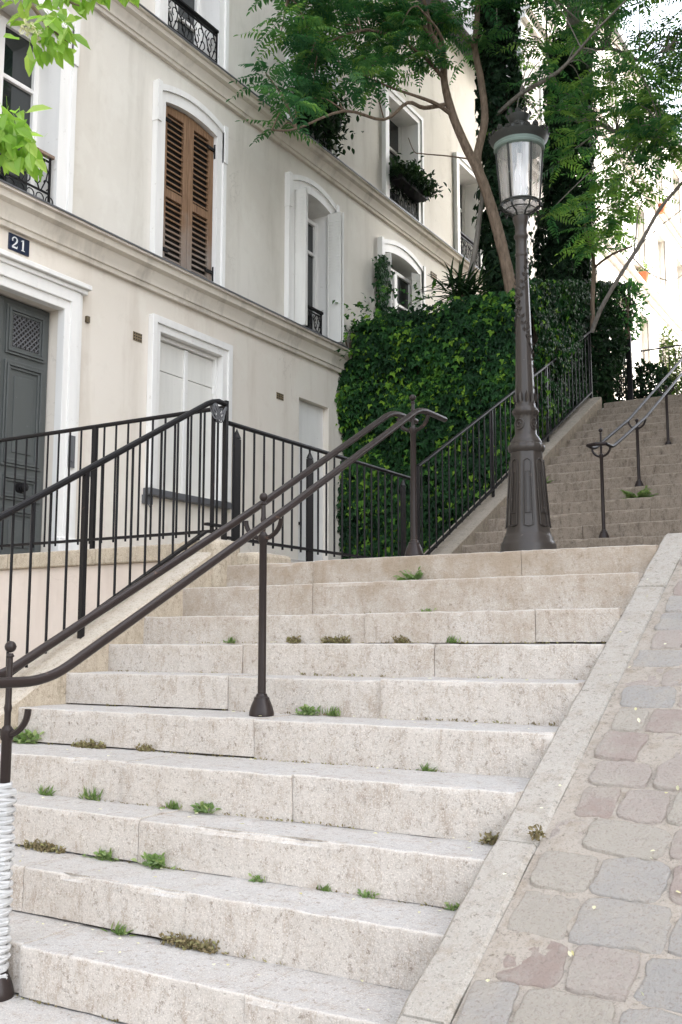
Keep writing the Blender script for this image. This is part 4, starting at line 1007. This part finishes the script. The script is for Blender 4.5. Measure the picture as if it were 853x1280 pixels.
# ivy-clad trunks
t2 = thing('tree', 'tall trunk wrapped in dark ivy directly left of the lantern', 'tree', (-5.14, 13.0, 4.1))
tb = MB(); limb(tb, [(-5.11, 13.0, 4.0), (-5.14, 13.0, 6.24), (-5.18, 13.0, 7.83), (-5.17, 13.0, 9.32), (-5.17, 13.0, 11.2)], .17, .12, 12); tb.build('trunk', 'bark_grey', t2)
mb = MB(); sleeve(mb, -5.12, 13.0, 4.1, -5.17, 13.0, 10.9, .25, 6500); mb.build('ivy_sleeve', 'leaf_dark', t2, recalc=False, tint=True)
cm = MB(); tb = MB()
for c in [(-5.4, 12.7, 9.6), (-4.9, 12.8, 9.3), (-5.3, 12.6, 10.4), (-4.8, 13.2, 10.2), (-5.6, 13.0, 10.0), (-5.0, 12.6, 8.9)]:
    limb(tb, [(-5.17, 13.0, c[2] - .5), Vector(c)], .02, .008, 5)
    for j in range(3): whorl(cm, Vector(c) + RV(.22), 7, .44, .098, .034, 8, .2, 1, .45)
tb.build('branch', 'bark_grey', t2); cm.build('crown', 'leaf_ailanthus', t2, recalc=False, tint=True)
t3 = thing('tree', 'tall tree with a dark ivy-wrapped trunk right of the lantern and a bright feathery crown', 'tree', (-4.78, 14.5, 4.6))
tb = MB(); B_ = limb(tb, [(-4.78, 14.5, 4.4), (-4.76, 14.5, 5.52), (-4.67, 14.5, 7.36), (-4.56, 14.5, 8.64), (-4.46, 14.5, 9.94), (-4.39, 14.5, 11.5)], .17, .10, 12); tb.build('trunk', 'bark_grey', t3)
mb = MB(); sleeve(mb, -4.78, 14.5, 4.6, -4.55, 14.5, 9.3, .36, 7500); mb.build('ivy_sleeve', 'leaf_dark', t3, recalc=False, tint=True)
bm_ = MB()
brs = [[(-5.13, 12.8, 7.41), (-4.69, 12.6, 7.51), (-4.16, 12.4, 7.52), (-3.92, 12.3, 7.57), (-3.69, 12.2, 7.67), (-3.46, 12.1, 7.78), (-3.03, 12.0, 8.0)], [(-4.61, 14.3, 7.91), (-3.96, 13.5, 7.35), (-3.49, 13.0, 6.82), (-3.13, 12.8, 6.52), (-2.76, 12.5, 6.34)],
       [(-4.51, 14.3, 8.92), (-3.7, 13.5, 8.36), (-3.14, 13.0, 7.75), (-2.68, 12.6, 7.56)], [(-4.63, 14.4, 8.2), (-4.63, 13.8, 8.44), (-4.69, 13.8, 8.84), (-4.68, 13.8, 9.8)]]
for b in brs: limb(bm_, b, .034, .012, 6)
sk2 = [Vector(p) for b in brs for p in b] + B_[8:]
cm = MB()
for tp in [(-4.46, 13.0, 8.58), (-4.06, 13.2, 8.68), (-3.56, 13.0, 8.3), (-3.08, 12.8, 8.15), (-2.60, 12.6, 7.6), (-4.25, 13.0, 7.68), (-3.69, 13.0, 7.51), (-3.22, 12.8, 7.05), (-2.77, 12.6, 6.9), (-3.98, 12.8, 6.9), (-3.5, 12.8, 6.65), (-3.04, 12.6, 6.4), (-4.39, 13.0, 6.9), (-3.95, 13.0, 6.4), (-2.6, 12.4, 6.3), (-5.13, 13.5, 8.82), (-4.18, 13.5, 7.78), (-3.3, 13.3, 7.6), (-2.5, 13.2, 8.2), (-3.8, 13.4, 9.2)]:
    for j in range(6 if tp[0] > -3.7 else 4):
        c = Vector(tp) + Vector((random.gauss(0, .30), random.gauss(0, .45), random.gauss(0, .26))); q = near_pt(c, sk2)
        limb(bm_, [q, (q + c) / 2 + Vector((0, 0, .1)), c], .010, .005, 5); whorl(cm, c, 6, .46, .098, .032, 8, .15, 1, .78, (.05, -.05, 0))
for _ in range(300):  # extra crown added above the view to cut skylight on facade and steps
    c = Vector((random.uniform(-6.7, -1.0), random.uniform(9.0, 16.5), random.uniform(9.9, 12.8)))
    if c.z < 10.9 and c.y > 14: c.z += 1.2; q = near_pt(c, [B_[-1], B_[-3], B_[-6]])
    if random.random() < .3: limb(bm_, [q, (q + c) / 2 + Vector((0, 0, .3)), c], .02, .006, 5)
    whorl(cm, c, 7, .60, .16, .064, 6, .1, 1, .5)
bm_.build('branch', 'bark_grey', t3); cm.build('crown', 'leaf_ailanthus', t3, recalc=False, tint=True)
shade_tree = thing('tree', 'large mostly unseen tree added right of the upper steps for shade, twigs at the right edge', 'tree', (.6, 15.5, 3.0))  # added for shade: its out-of-view crown cuts skylight on the facade
tb = MB(); T_ = limb(tb, [(.6, 15.5, 2.2), (.55, 15.4, 4.5), (.4, 15.2, 7.0), (.3, 15.0, 9.5), (.2, 15, 11.5)], .22, .10, 12); tb.build('trunk', 'bark_grey', shade_tree)
bm_ = MB(); cm = MB()
for _ in range(330):
    v_ = RV(1).normalized() * random.uniform(.35, 1) ** .6; c = Vector((.2 + v_.x * 3.8, 13.4 + v_.y * 5.0, 9.4 + v_.z * 3.6))
    if c.x < -.16 * c.y and c.z < 10 and random.random() < .9: continue
    if random.random() < .4: q = near_pt(c, T_[6:]); limb(bm_, [q, (q + c) / 2 + Vector((0, 0, .25)), c], .03, .007, 5)
    whorl(cm, c, 7, .60, .16, .064, 6, .1, 1, .6)
bm_.build('branch', 'bark_grey', shade_tree); cm.build('crown', 'leaf_ailanthus', shade_tree, recalc=False, tint=True)
# leaning bare sapling and young tree of heaven
t4 = thing('tree', 'thin bare sapling leaning far to the right above the upper steps', 'tree', (-4.0, 13.25, 4.2))
tb = MB(); limb(tb, [(-4.0, 13.3, 4.2), (-3.83, 13.2, 4.48), (-3.54, 13.1, 4.84), (-3.23, 13.0, 5.19), (-2.94, 12.9, 5.56), (-2.59, 12.8, 5.84), (-2.22, 12.7, 6.18)], .030, .020, 8); tb.build('trunk', 'bark_grey', t4)
tb = MB(); limb(tb, [(-3.31, 13.0, 5.1), (-3.22, 12.9, 5.54), (-3.16, 12.9, 5.74), (-3.21, 12.8, 5.91), (-3.32, 12.8, 6.13), (-3.37, 12.8, 6.25)], .010, .005, 5)
limb(tb, [(-3.2, 13.0, 5.2), (-2.9, 12.9, 5.36), (-2.55, 12.8, 5.5)], .008, .005, 5); limb(tb, [(-3.35, 13.05, 5.05), (-3.1, 13.0, 4.75), (-2.85, 13, 4.62), (-2.7, 13, 4.68)], .008, .004, 5)
tb.build('branch', 'bark_grey', t4)
t5 = thing('tree', 'young forked tree with pale backlit feathery leaves behind the lamp post', 'tree', (-4.05, 13.5, 4.3))
tb = MB(); limb(tb, [(-4.05, 13.5, 4.3), (-4.03, 13.5, 4.8), (-4.0, 13.5, 5.18), (-4.02, 13.5, 5.47), (-4.11, 13.5, 5.78), (-4.03, 13.4, 5.91), (-3.8, 13.2, 5.92)], .034, .014, 8)
limb(tb, [(-4.0, 13.5, 5.18), (-3.69, 13.3, 5.24), (-3.36, 13.1, 5.22)], .02, .012, 6); tb.build('trunk', 'bark', t5)
cm = MB()
for tp in [(-4.01, 13.3, 5.69), (-3.7, 13.2, 5.80), (-3.4, 13.0, 5.83), (-4.11, 13.4, 5.5), (-3.65, 13.2, 5.5), (-4.26, 13.4, 6.07), (-3.3, 12.9, 6.0), (-3.85, 13.2, 6.05), (-3.55, 13.1, 5.62), (-3.95, 13.3, 5.35), (-3.15, 12.9, 5.75), (-3.7, 13.1, 6.25), (-2.72, 12.7, 6.15), (-2.95, 12.8, 6.5), (-2.62, 12.6, 6.6)]:
    whorl(cm, tp, 8, .44, .100, .032, 9, .1, 1, .95)
cm.build('crown', 'leaf_ailanthus', t5, recalc=False, tint=True)
# near tree, trunk just outside the left edge
t6 = thing('tree', 'light green leafy twigs with pale blossom hanging into the upper left corner', 'tree', (-4.9, .9, -1.76))
tb = MB(); limb(tb, [(-4.9, .9, -1.8), (-4.8, 1.0, .2), (-4.65, 1.15, 2.0), (-4.5, 1.3, 3.6), (-4.4, 1.4, 5.0)], .17, .10, 12); tb.build('trunk', 'bark', t6)
tw_ = [[(-4.55, 1.25, 3.1), (-3.9, 1.9, 3.2), (-3.44, 2.55, 2.82), (-3.1, 2.6, 2.62), (-2.97, 2.65, 2.46), (-2.9, 2.7, 2.39)], [(-4.7, 1.1, 1.6), (-3.9, 1.7, 2.1), (-3.2, 2.15, 2.0), (-2.93, 2.2, 1.85), (-2.79, 2.3, 1.80)],
       [(-4.5, 1.3, 3.7), (-3.6, 2.2, 3.6), (-2.9, 2.7, 3.05), (-2.72, 2.76, 2.66)], [(-3.44, 2.55, 2.82), (-3.2, 2.7, 2.75), (-2.95, 2.8, 2.62)]]
bm_ = MB()
for b in tw_: limb(bm_, b, .022, .0035, 6)
bm_.build('branch', 'bark', t6)
cm = MB()
def near_leaves(c, n, sp, dn):
    for _ in range(n):
        p = Vector(c) + Vector((random.gauss(0, sp[0]), random.gauss(0, sp[1]), random.gauss(0, sp[2]))); cm.tint = random.random()
        d = Vector((random.gauss(.2, .5), random.gauss(-.1, .5), random.gauss(dn, .45))); cm.leaf(p, d, Vector((random.gauss(.3, .4), -.8, .5)), random.uniform(.06, .105), random.uniform(.030, .050), .18, .15)
        cm.quad(p, p + Vector((.002, 0, 0)), p - d * .02 + Vector((.002, 0, .015)), p - d * .02 + Vector((0, 0, .015)))
near_leaves((-3.06, 2.6, 2.60), 44, (.09, .06, .05), -.5); near_leaves((-2.93, 2.66, 2.44), 40, (.06, .05, .06), -.6); near_leaves((-2.98, 2.62, 2.34), 8, (.04, .04, .04), -.8)
near_leaves((-2.90, 2.2, 1.80), 64, (.07, .05, .06), -.6); near_leaves((-2.78, 2.28, 1.78), 22, (.035, .03, .035), -.7); near_leaves((-2.95, 2.15, 1.68), 16, (.05, .05, .04), -.8)
near_leaves((-2.76, 2.30, 1.78), 44, (.05, .04, .05), -.6); near_leaves((-2.70, 2.33, 1.73), 20, (.03, .03, .035), -.8)
near_leaves((-2.69, 2.76, 2.64), 30, (.035, .03, .03), -1.0); near_leaves((-2.93, 2.78, 2.68), 30, (.05, .04, .03), -.6)
for c in [(-3.9, 1.9, 3.15), (-3.6, 2.3, 3.5), (-4.3, 1.6, 3.9), (-3.9, 1.7, 2.3), (-4.5, 1.2, 4.6), (-4.1, 1.0, 4.4)]: near_leaves(c, 60, (.22, .22, .18), -.4)
cm.build('crown', 'leaf_near', t6, recalc=False, tint=True)
mb = MB()
for i in range(46):
    u = random.random(); c = Vector((-3.055, 2.6, 2.46)) + Vector((.10 * u, .03 * u, -.08 * u)) + RV(.014); mb.tint = random.random() * .6
    mb.leaf(c, RV(1) + Vector((0, 0, -.5)), RV(1), .022, .015, .4)
mb.build('blossom', 'petal', t6, recalc=False, tint=True)

# ------------------------------------------------------------------ shrubs, gate and fence at the top of the steps
def shrub(label, c, rad, n, mat, size, tint=(0, 1)):
    s = thing('shrub', label, 'shrub', (c[0], c[1], c[2] - rad[2])); mb = MB()
    for _ in range(n):
        v = RV(1).normalized() * random.uniform(.55, 1.0) ** .5; v *= 1 + .30 * N(v.x * 2 + c[0], v.y * 2, v.z * 2 + c[2])
        p = Vector(c) + Vector((v.x * rad[0], v.y * rad[1], v.z * rad[2])); mb.tint = random.uniform(*tint)
        mb.leaf(p, v + RV(.7), v + Vector((0, 0, .6)), size * random.uniform(.7, 1.3), size * .5, .2, .15)
    mb.build('foliage', mat, s, recalc=False, tint=True)
    mb = MB()
    for k in range(5): mb.tube([(c[0] + random.gauss(0, .03), c[1], c[2] - rad[2] - .05), (c[0] + random.gauss(0, rad[0] * .5), c[1] + random.gauss(0, rad[1] * .4), c[2] + rad[2] * .4)], .010, 5)
    mb.build('stem', 'bark', s)
shrub('dark shrub spilling over the top end of the climbing railing', (-4.30, 14.35, 4.35), (.40, .55, .75), 2600, 'leaf_dark', .085, (0, .7))
shrub('dark shrub filling the gap behind the narrow garden gate', (-4.42, 15.7, 3.95), (.30, .40, .60), 1300, 'leaf_dark', .08, (0, .6))
shrub('low dark shrub behind the gate post at the head of the steps', (-3.78, 15.6, 3.85), (.26, .35, .42), 1300, 'leaf_dark', .08, (0, .8))
shrub('loose sparse shrub hanging beside the leaning sapling', (-3.95, 14.9, 4.98), (.30, .30, .42), 620, 'leaf_ailanthus', .07, (.3, .9))
shrub('sunny yellow-green shrub behind the handrail at the head of the steps', (-3.35, 17.0, 4.25), (.50, .45, .70), 2600, 'leaf_light', .07)
shrub('taller sunny shrub at the right edge beyond the head of the steps', (-2.95, 18.2, 4.6), (.75, .55, .95), 3400, 'leaf_light', .08)
shrub('slender pale climber standing against the sunlit building', (-4.15, 18.4, 4.9), (.16, .2, .75), 700, 'leaf_light', .07)
gt = thing('garden_gate', 'narrow dark iron gate with a tall post at the head of the upper steps', 'gate', (-3.95, 14.95, 3.33))
MB().box(-3.965, -3.905, 14.92, 14.98, 3.3, 4.60).build('post', 'dark_iron', gt)
MB().box(-3.96, -3.91, 15.55, 15.60, 3.3, 4.25).build('post', 'dark_iron', gt)
mb = MB(); pts = []
for i in range(7):
    x = -4.13 + .03 * i; mb.tube([(x, 14.95, 3.35), (x, 14.95, 4.36 + .16 * math.sin(PI * .5 * (i / 6 + .05)))], .008, 5)
mb.tube([(-4.15 + .03 * i, 14.95, 4.36 + .16 * math.sin(PI * .5 * min(1, i / 6))) for i in range(8)], .012, 6); mb.tube([(-4.14, 14.95, 3.5), (-3.94, 14.95, 3.5)], .011, 6)
mb.build('gate_leaf', 'dark_iron', gt)
tf = thing('iron_railing', 'thin iron railing on the skyline behind the gate at the head of the steps', 'railing', (-3.93, 15.6, 3.33))
mb = MB(); mb.tube([(-3.93, 15.6, 4.50), (-2.6, 17.3, 5.0)], .014, 6); mb.build('top_rail', 'dark_iron', tf)
mb = MB(); mb.tube([(-3.93, 15.6, 3.6), (-2.6, 17.3, 3.9)], .011, 6); mb.build('bottom_rail', 'dark_iron', tf)
first = None
for i in range(18):
    u = (i + .5) / 18; p = Vector((-3.93 + 1.33 * u, 15.6 + 1.7 * u, 3.55 + .3 * u))
    if first is None: first = MB().tube([p, p + Vector((0, 0, .96))], .007, 5).build('bar', 'dark_iron', tf); p0_ = p
    else: c = child_copy(first, first.location + (p - p0_)); c.parent = tf

# ------------------------------------------------------------------ building beyond and added sun blocker opposite
def block(name, label, x, sgn, y0, y1, z0, z1, floors, step, w, h, mat, depth=9, corn=(), roofm='zinc'):
    b = thing(name, label, 'building', (x, y0, z0)); holes = []
    for zf in floors:
        y = y0 + 1.1
        while y + w < y1 - .5: holes.append((y, y + w, zf, zf + h, .22 * sgn)); y += step
    mb = MB(); wall_with_holes(mb, x, y0, y1, z0, z1, holes); xb = x - sgn * depth
    for ye in (y0, y1): mb.quad((x, ye, z0), (xb, ye, z0), (xb, ye, z1), (x, ye, z1))
    mb.quad((xb, y0, z0), (xb, y1, z0), (xb, y1, z1), (xb, y0, z1)); mb.quad((x, y0, z1), (x, y1, z1), (xb, y1, z1), (xb, y0, z1)); mb.build('wall', mat, b, recalc=False)
    ff = None
    for (a, c, d, e, dp) in holes:
        if ff is None:
            f = MB(); xi = x - dp
            t = .07
            lo, hi = min(xi, xi + sgn * .05), max(xi, xi + sgn * .05)
            for q in ((a, a + t, d, e), (c - t, c, d, e), (a + t, c - t, d, d + .08), (a + t, c - t, e - t, e), ((a + c) / 2 - .04, (a + c) / 2 + .04, d + .08, e - t)): f.box(lo, hi, *q)
            f.ring_yz([(a, d), (a, e), (c, e), (c, d)], [(a - .14, d), (a - .14, e + .14), (c + .14, e + .14), (c + .14, d)], x + sgn * .04, x - sgn * .02)
            f.box(min(x, x + sgn * .12), max(x, x + sgn * .12), a - .18, c + .18, d - .09, d - .002)
            ff = f.build('window', 'white_paint', b); g = MB(); g.quad((xi + sgn * .02, a + t, d + .08), (xi + sgn * .02, c - t, d + .08), (xi + sgn * .02, c - t, e - t), (xi + sgn * .02, a + t, e - t)); gg = g.build('pane', 'veiled_pane' if sgn > 0 else 'window_glass', ff, recalc=False); o0 = (a, d)  # pale panes on the far block: veiling haze put into their colour
        else:
            f2 = child_copy(ff, ff.location + Vector((0, a - o0[0], d - o0[1]))); f2.parent = b; g2 = child_copy(gg, gg.location); g2.parent = f2
    for zc in corn:
        mb = MB(); s = sgn; mb.box(min(x, x + s * .10), max(x, x + s * .10), y0, y1, zc - .22, zc - .08); mb.box(min(x, x + s * .2), max(x, x + s * .2), y0 - .02, y1 + .02, zc - .079, zc); mb.build('cornice', mat, b)
    mb = MB(); mb.box(min(x + sgn * .3, xb), max(x + sgn * .3, xb), y0 - .1, y1 + .1, z1, z1 + .18); mb.box(min(x - sgn * .3, xb), max(x - sgn * .3, xb), y0, y1, z1 + .18, z1 + 1.4); mb.build('roof', roofm, b)
    return b
block('apartment_building', 'sunlit white apartment building with cornices seen through the leaves at the top right', -6.5, 1, 17.62, 44, 3.0, 15.0, (3.9, 6.75, 9.75, 12.6), 2.3, 1.05, 1.75, 'stucco_far', 9, (6.25, 9.25, 12.3, 15.0))
block('apartment_building', 'tall unseen building block added across the cobbled ramp to shade the steps', 8.0, -1, 3.0, 27.0, -3.0, 24.0, (0, 3.2, 6.4, 9.6, 12.8, 16, 19.2), 2.4, 1.1, 1.9, 'blocker_wall', 10, (2.6, 15.4, 24.0))  # added out of view, blocks the sun and part of the sky
def pot(label, y, z):
    p = thing('flower_pot', label, 'flower pot', (-6.36, y, z)); MB().lathe([(.09, z), (.14, z + .20), (.15, z + .22), (.15, z + .25), (.12, z + .25)], -6.36, y, 16).build('pot', 'terracotta', p)
    mb = MB()
    for _ in range(120):
        c = Vector((-6.36, y, z + .34)) + RV(.10); mb.tint = random.random(); mb.leaf(c, RV(1), RV(1), .07, .045)
    o = mb.build('foliage', 'leaf_light', p, recalc=False, tint=True)
pot('terracotta pot on an upper sill of the sunlit building', 28.1, 12.0); pot('terracotta pot on a lower sill of the sunlit building', 25.8, 9.25)

# ------------------------------------------------------------------ weeds on the steps
def weed(name, label, cat, p, size, kind='leafy'):
    t = MB(); px, py, pz = p; size *= .8 if kind != 'fern' else 1
    if kind == 'moss':
        for _ in range(int(260 * size / .1)):
            c = Vector((px + max(-1.7, min(1.7, random.gauss(0, 1))) * size * .45, py - min(.03, abs(random.gauss(0, .014))) - .004, pz + min(.024, abs(random.gauss(0, .012))) * (1.3 - .4 * random.random()))); t.tint = random.random()
            t.leaf(c, RV(1) + Vector((0, -.2, .6)), RV(1), .016, .009, .3)
        o = t.build(name, 'moss', recalc=False, tint=True)
    elif kind == 'fern':
        for i in range(13):
            a = random.uniform(-PI, 0); el = random.uniform(.15, 1.0); t.tint = random.random() * .6
            t.pinnate((px + random.gauss(0, .015), py - .02, pz), (math.cos(a) * math.cos(el), math.sin(a) * math.cos(el) * .7, math.sin(el)), size * random.uniform(.6, 1.1), 6, size * .34, size * .15, 3.0, (0, -.2, 1), random.uniform(.1, .8))
        o = t.build(name, 'leaf_weed', recalc=False, tint=True)
    elif kind == 'grass':
        for i in range(34):
            a = random.uniform(-PI * 1.1, .1); el = random.uniform(.2, 1.4); L = size * random.uniform(.4, 1.1); t.tint = random.random(); b = Vector((px + random.gauss(0, size * .45), py - .008 - random.random() * .012, pz)); d = Vector((math.cos(a) * math.cos(el), math.sin(a) * math.cos(el) * .6, math.sin(el)))
            t.leaf(b, d, Vector((0, -1, .4)) + RV(.3), L, .004, .3, .35)
            if i % 4 == 0: t.leaf(b + d * L * .4, d + RV(.5), RV(1), size * .25, size * .12, .2)
        o = t.build(name, 'leaf_weed', recalc=False, tint=True)
    else:
        for i in range(int(46 if size > .05 else 26)):
            a = random.uniform(-PI * 1.02, .02); el = random.uniform(.1, 1.35); L = size * random.uniform(.35, 1.0); t.tint = random.random()
            d = Vector((math.cos(a) * math.cos(el), math.sin(a) * math.cos(el) * .6, math.sin(el) * .9)); b = Vector((px + random.gauss(0, size * .32), py - .012, pz))
            q = b + d * L * .55; s = d.cross(Vector((0, 1, .2))).normalized() * .0012
            t.quad(b - s, b + s, q + s, q - s); t.leaf(q, d + RV(.4), Vector((0, -.5, 1)) + RV(.3), size * random.uniform(.28, .5), size * random.uniform(.16, .28), .2, .2)
        o = t.build(name, 'leaf_weed', recalc=False, tint=True)
    # shift origin to the plant's foot
    o.data.transform(Matrix.Translation(-Vector(p))); o.location = p
    tag(o, label, cat, 'weeds and moss growing on the steps'); return o
g = 'weed'
weed('fern', 'bright fern growing under the edge of the topmost lower step, right of the handrail', 'fern', (-2.57, 5.10, .322), .125, 'fern')
weed(g, 'tiny green weed directly below the bright fern, one step lower', g, (-2.32, 4.74, .15), .05)
weed(g, 'little grassy weed on the third step, left of the middle handrail post', g, (-3.31, 4.39, -.003), .045, 'grass')
weed('moss', 'wide brown moss cushion on the third step, right of the middle handrail post', 'moss', (-2.66, 4.39, -.003), .12, 'moss')
weed('moss', 'smaller brown moss patch right beside the middle handrail post', 'moss', (-2.91, 4.39, -.003), .06, 'moss')
weed('moss', 'faint brown moss patch under the bright fern, three steps down', 'moss', (-2.29, 4.39, -.003), .06, 'moss')
weed(g, 'low spread of green weed far right on the third step', g, (-2.02, 4.39, -.003), .05, 'grass')
weed(g, 'pale weed tuft growing at the foot of the middle handrail post', g, (-2.46, 3.82, -.315), .075)
weed(g, 'small stray sprig beside the pale tuft at the middle post', g, (-2.33, 3.82, -.315), .055, 'grass')
weed(g, 'leafy weed in the corner where the stringer meets the steps by the near post', g, (-3.86, 3.51, -.48), .13)
weed('moss', 'long dry moss cushion on the step below the stringer corner plant', 'moss', (-3.45, 3.51, -.482), .15, 'moss')
weed('moss', 'short dry moss tuft next to the long moss cushion', 'moss', (-3.11, 3.51, -.482), .07, 'moss')
weed(g, 'tiny weed nearest the wrapped post on the seventh step', g, (-3.34, 3.15, -.64), .06, 'grass')
weed(g, 'upright weed with thin leaves second from the wrapped post on the seventh step', g, (-3.07, 3.15, -.64), .075, 'grass')
weed(g, 'broad weed tuft on the seventh step under the step joint', g, (-2.49, 3.15, -.64), .075)
weed(g, 'flat sparse weed left of the broad tuft on the seventh step', g, (-2.64, 3.15, -.64), .05, 'grass')
weed('moss', 'thick brown moss cushion beside the white wrapped post', 'moss', (-3.08, 2.915, -.80), .16, 'moss')
weed(g, 'green weed between the thick moss and the round-leaved weed', g, (-2.76, 2.915, -.80), .075)
weed(g, 'bright round-leaved weed by the open joint of the eighth step', g, (-2.52, 2.915, -.80), .095)
weed(g, 'little bright weed right of the round-leaved one', g, (-2.07, 2.915, -.80), .05)
weed(g, 'tiny pale weed in the middle of the eighth step', g, (-1.80, 2.915, -.80), .035, 'grass')
weed(g, 'low bright weed cushion toward the kerb on the eighth step', g, (-1.64, 2.915, -.80), .05)
weed(g, 'weed in the corner against the sloping kerb on the eighth step', g, (-1.33, 2.915, -.80), .055)
weed(g, 'small weed near the right end of the sixth step', g, (-1.73, 3.51, -.48), .045, 'grass')
weed('moss', 'dead brown tuft against the kerb on the seventh step', 'moss', (-1.32, 3.15, -.64), .05, 'moss')
weed('moss', 'mossy strip along the back of the lowest visible step', 'moss', (-2.15, 2.66, -.96), .17, 'moss')
weed(g, 'lone sprig beside the dark gap in the lowest visible step', g, (-2.44, 2.66, -.96), .05, 'grass')
weed('moss', 'dead brown tuft lying at the outer edge of the kerb', 'moss', (-1.12, 3.02, RZ(3.02) + .008), .03, 'moss')
o = weed('fern', 'fresh green bush growing on the upper steps by the handrail post', 'fern', (-2.66, 10.265, 1.41), .24, 'fern'); o['group'] = 'ferns on the upper steps'
weed('fern', 'dark fern tucked against the stringer of the upper steps', 'fern', (-3.92, 10.9, 1.75), .16, 'fern')
# tiny crack plants and fallen petals nobody could count
mb = MB()
for k in range(10):
    for _ in range(150):
        x = random.uniform(-3.9, -1.3)
        if N(x * 2.2, k * 5.3, 2) < .02: continue
        z = TZ[k + 1]; mb.tint = random.random(); c = Vector((x, TY[k] - .004 - random.random() * .008, z + .001)); mb.leaf(c, Vector((random.gauss(0, .6), -.3, random.uniform(.1, .8))), RV(1), random.uniform(.008, .018), .006)
tag(mb.build('crack_plants', 'moss', recalc=False, tint=True), kind='stuff')
mb = MB()
for _ in range(150):
    k = random.randint(3, 10); x = random.uniform(-3.6, -1.3); y = random.uniform(TY[k] + .02, TY[k - 1] - .02); mb.tint = random.random()
    mb.leaf((x, y, TZ[k] + .007), RV(1) * Vector((1, 1, .05)), Vector((0, 0, 1)) + RV(.15), random.uniform(.008, .022), random.uniform(.006, .012), .15)
for _ in range(60):
    y = random.uniform(2.0, 5.0); x = random.uniform(-1.24, -.4); mb.tint = random.random()
    mb.leaf((x, y, RZ(y) + .017), RV(1) * Vector((1, 1, .4)), Vector((0, -.4, 1)) + RV(.15), random.uniform(.008, .02), random.uniform(.006, .012), .15)
tag(mb.build('fallen_petals', 'petal', recalc=False, tint=True), kind='stuff')

# ------------------------------------------------------------------ light and camera
EL = R(40); ax, ay = .90, .435; L_ = math.hypot(ax, ay); sd = Vector((ax / L_ * math.cos(EL), ay / L_ * math.cos(EL), math.sin(EL)))
sun = bpy.data.lights.new('sun', 'SUN'); sun.energy = 2.0; sun.angle = R(.5); sun.color = (1, .95, .87)
so = bpy.data.objects.new('sun', sun); col.objects.link(so); so.rotation_euler = sd.to_track_quat('Z', 'Y').to_euler(); so.location = (10, 5, 30)
w = bpy.data.worlds.new('World'); scene.world = w; w.use_nodes = True; t = w.node_tree; bg = t.nodes['Background']
sky = nd(t, 'ShaderNodeTexSky'); sky.sky_type = 'NISHITA'; sky.sun_disc = False; sky.sun_elevation = EL; sky.sun_rotation = math.atan2(ax, ay); sky.air_density = 1.0; sky.dust_density = 3.5; sky.ozone_density = .6
hs = nd(t, 'ShaderNodeHueSaturation'); hs.inputs['Saturation'].default_value = .40; lk(t, sky.outputs[0], hs.inputs['Color']); lk(t, hs.outputs[0], bg.inputs[0]); bg.inputs[1].default_value = .15
cam = bpy.data.cameras.new('camera'); co = bpy.data.objects.new('camera', cam); col.objects.link(co)
co.location = (0, 0, 0); co.rotation_euler = (R(90 + 7.31), 0, R(31.0))
cam.sensor_fit = 'VERTICAL'; cam.sensor_height = 36; cam.lens = 1272 / 1280 * 36; cam.clip_end = 2000; cam.clip_start = .05
scene.camera = co
v = scene.view_settings; scene.display_settings.display_device = 'sRGB'; v.view_transform = 'Standard'; v.look = 'None'; v.exposure = 2.85; v.gamma = 1; v.use_curve_mapping = False
scene.render.engine = 'CYCLES'
scene.cycles.use_denoising = True
scene.cycles.max_bounces = 8; scene.cycles.transparent_max_bounces = 12
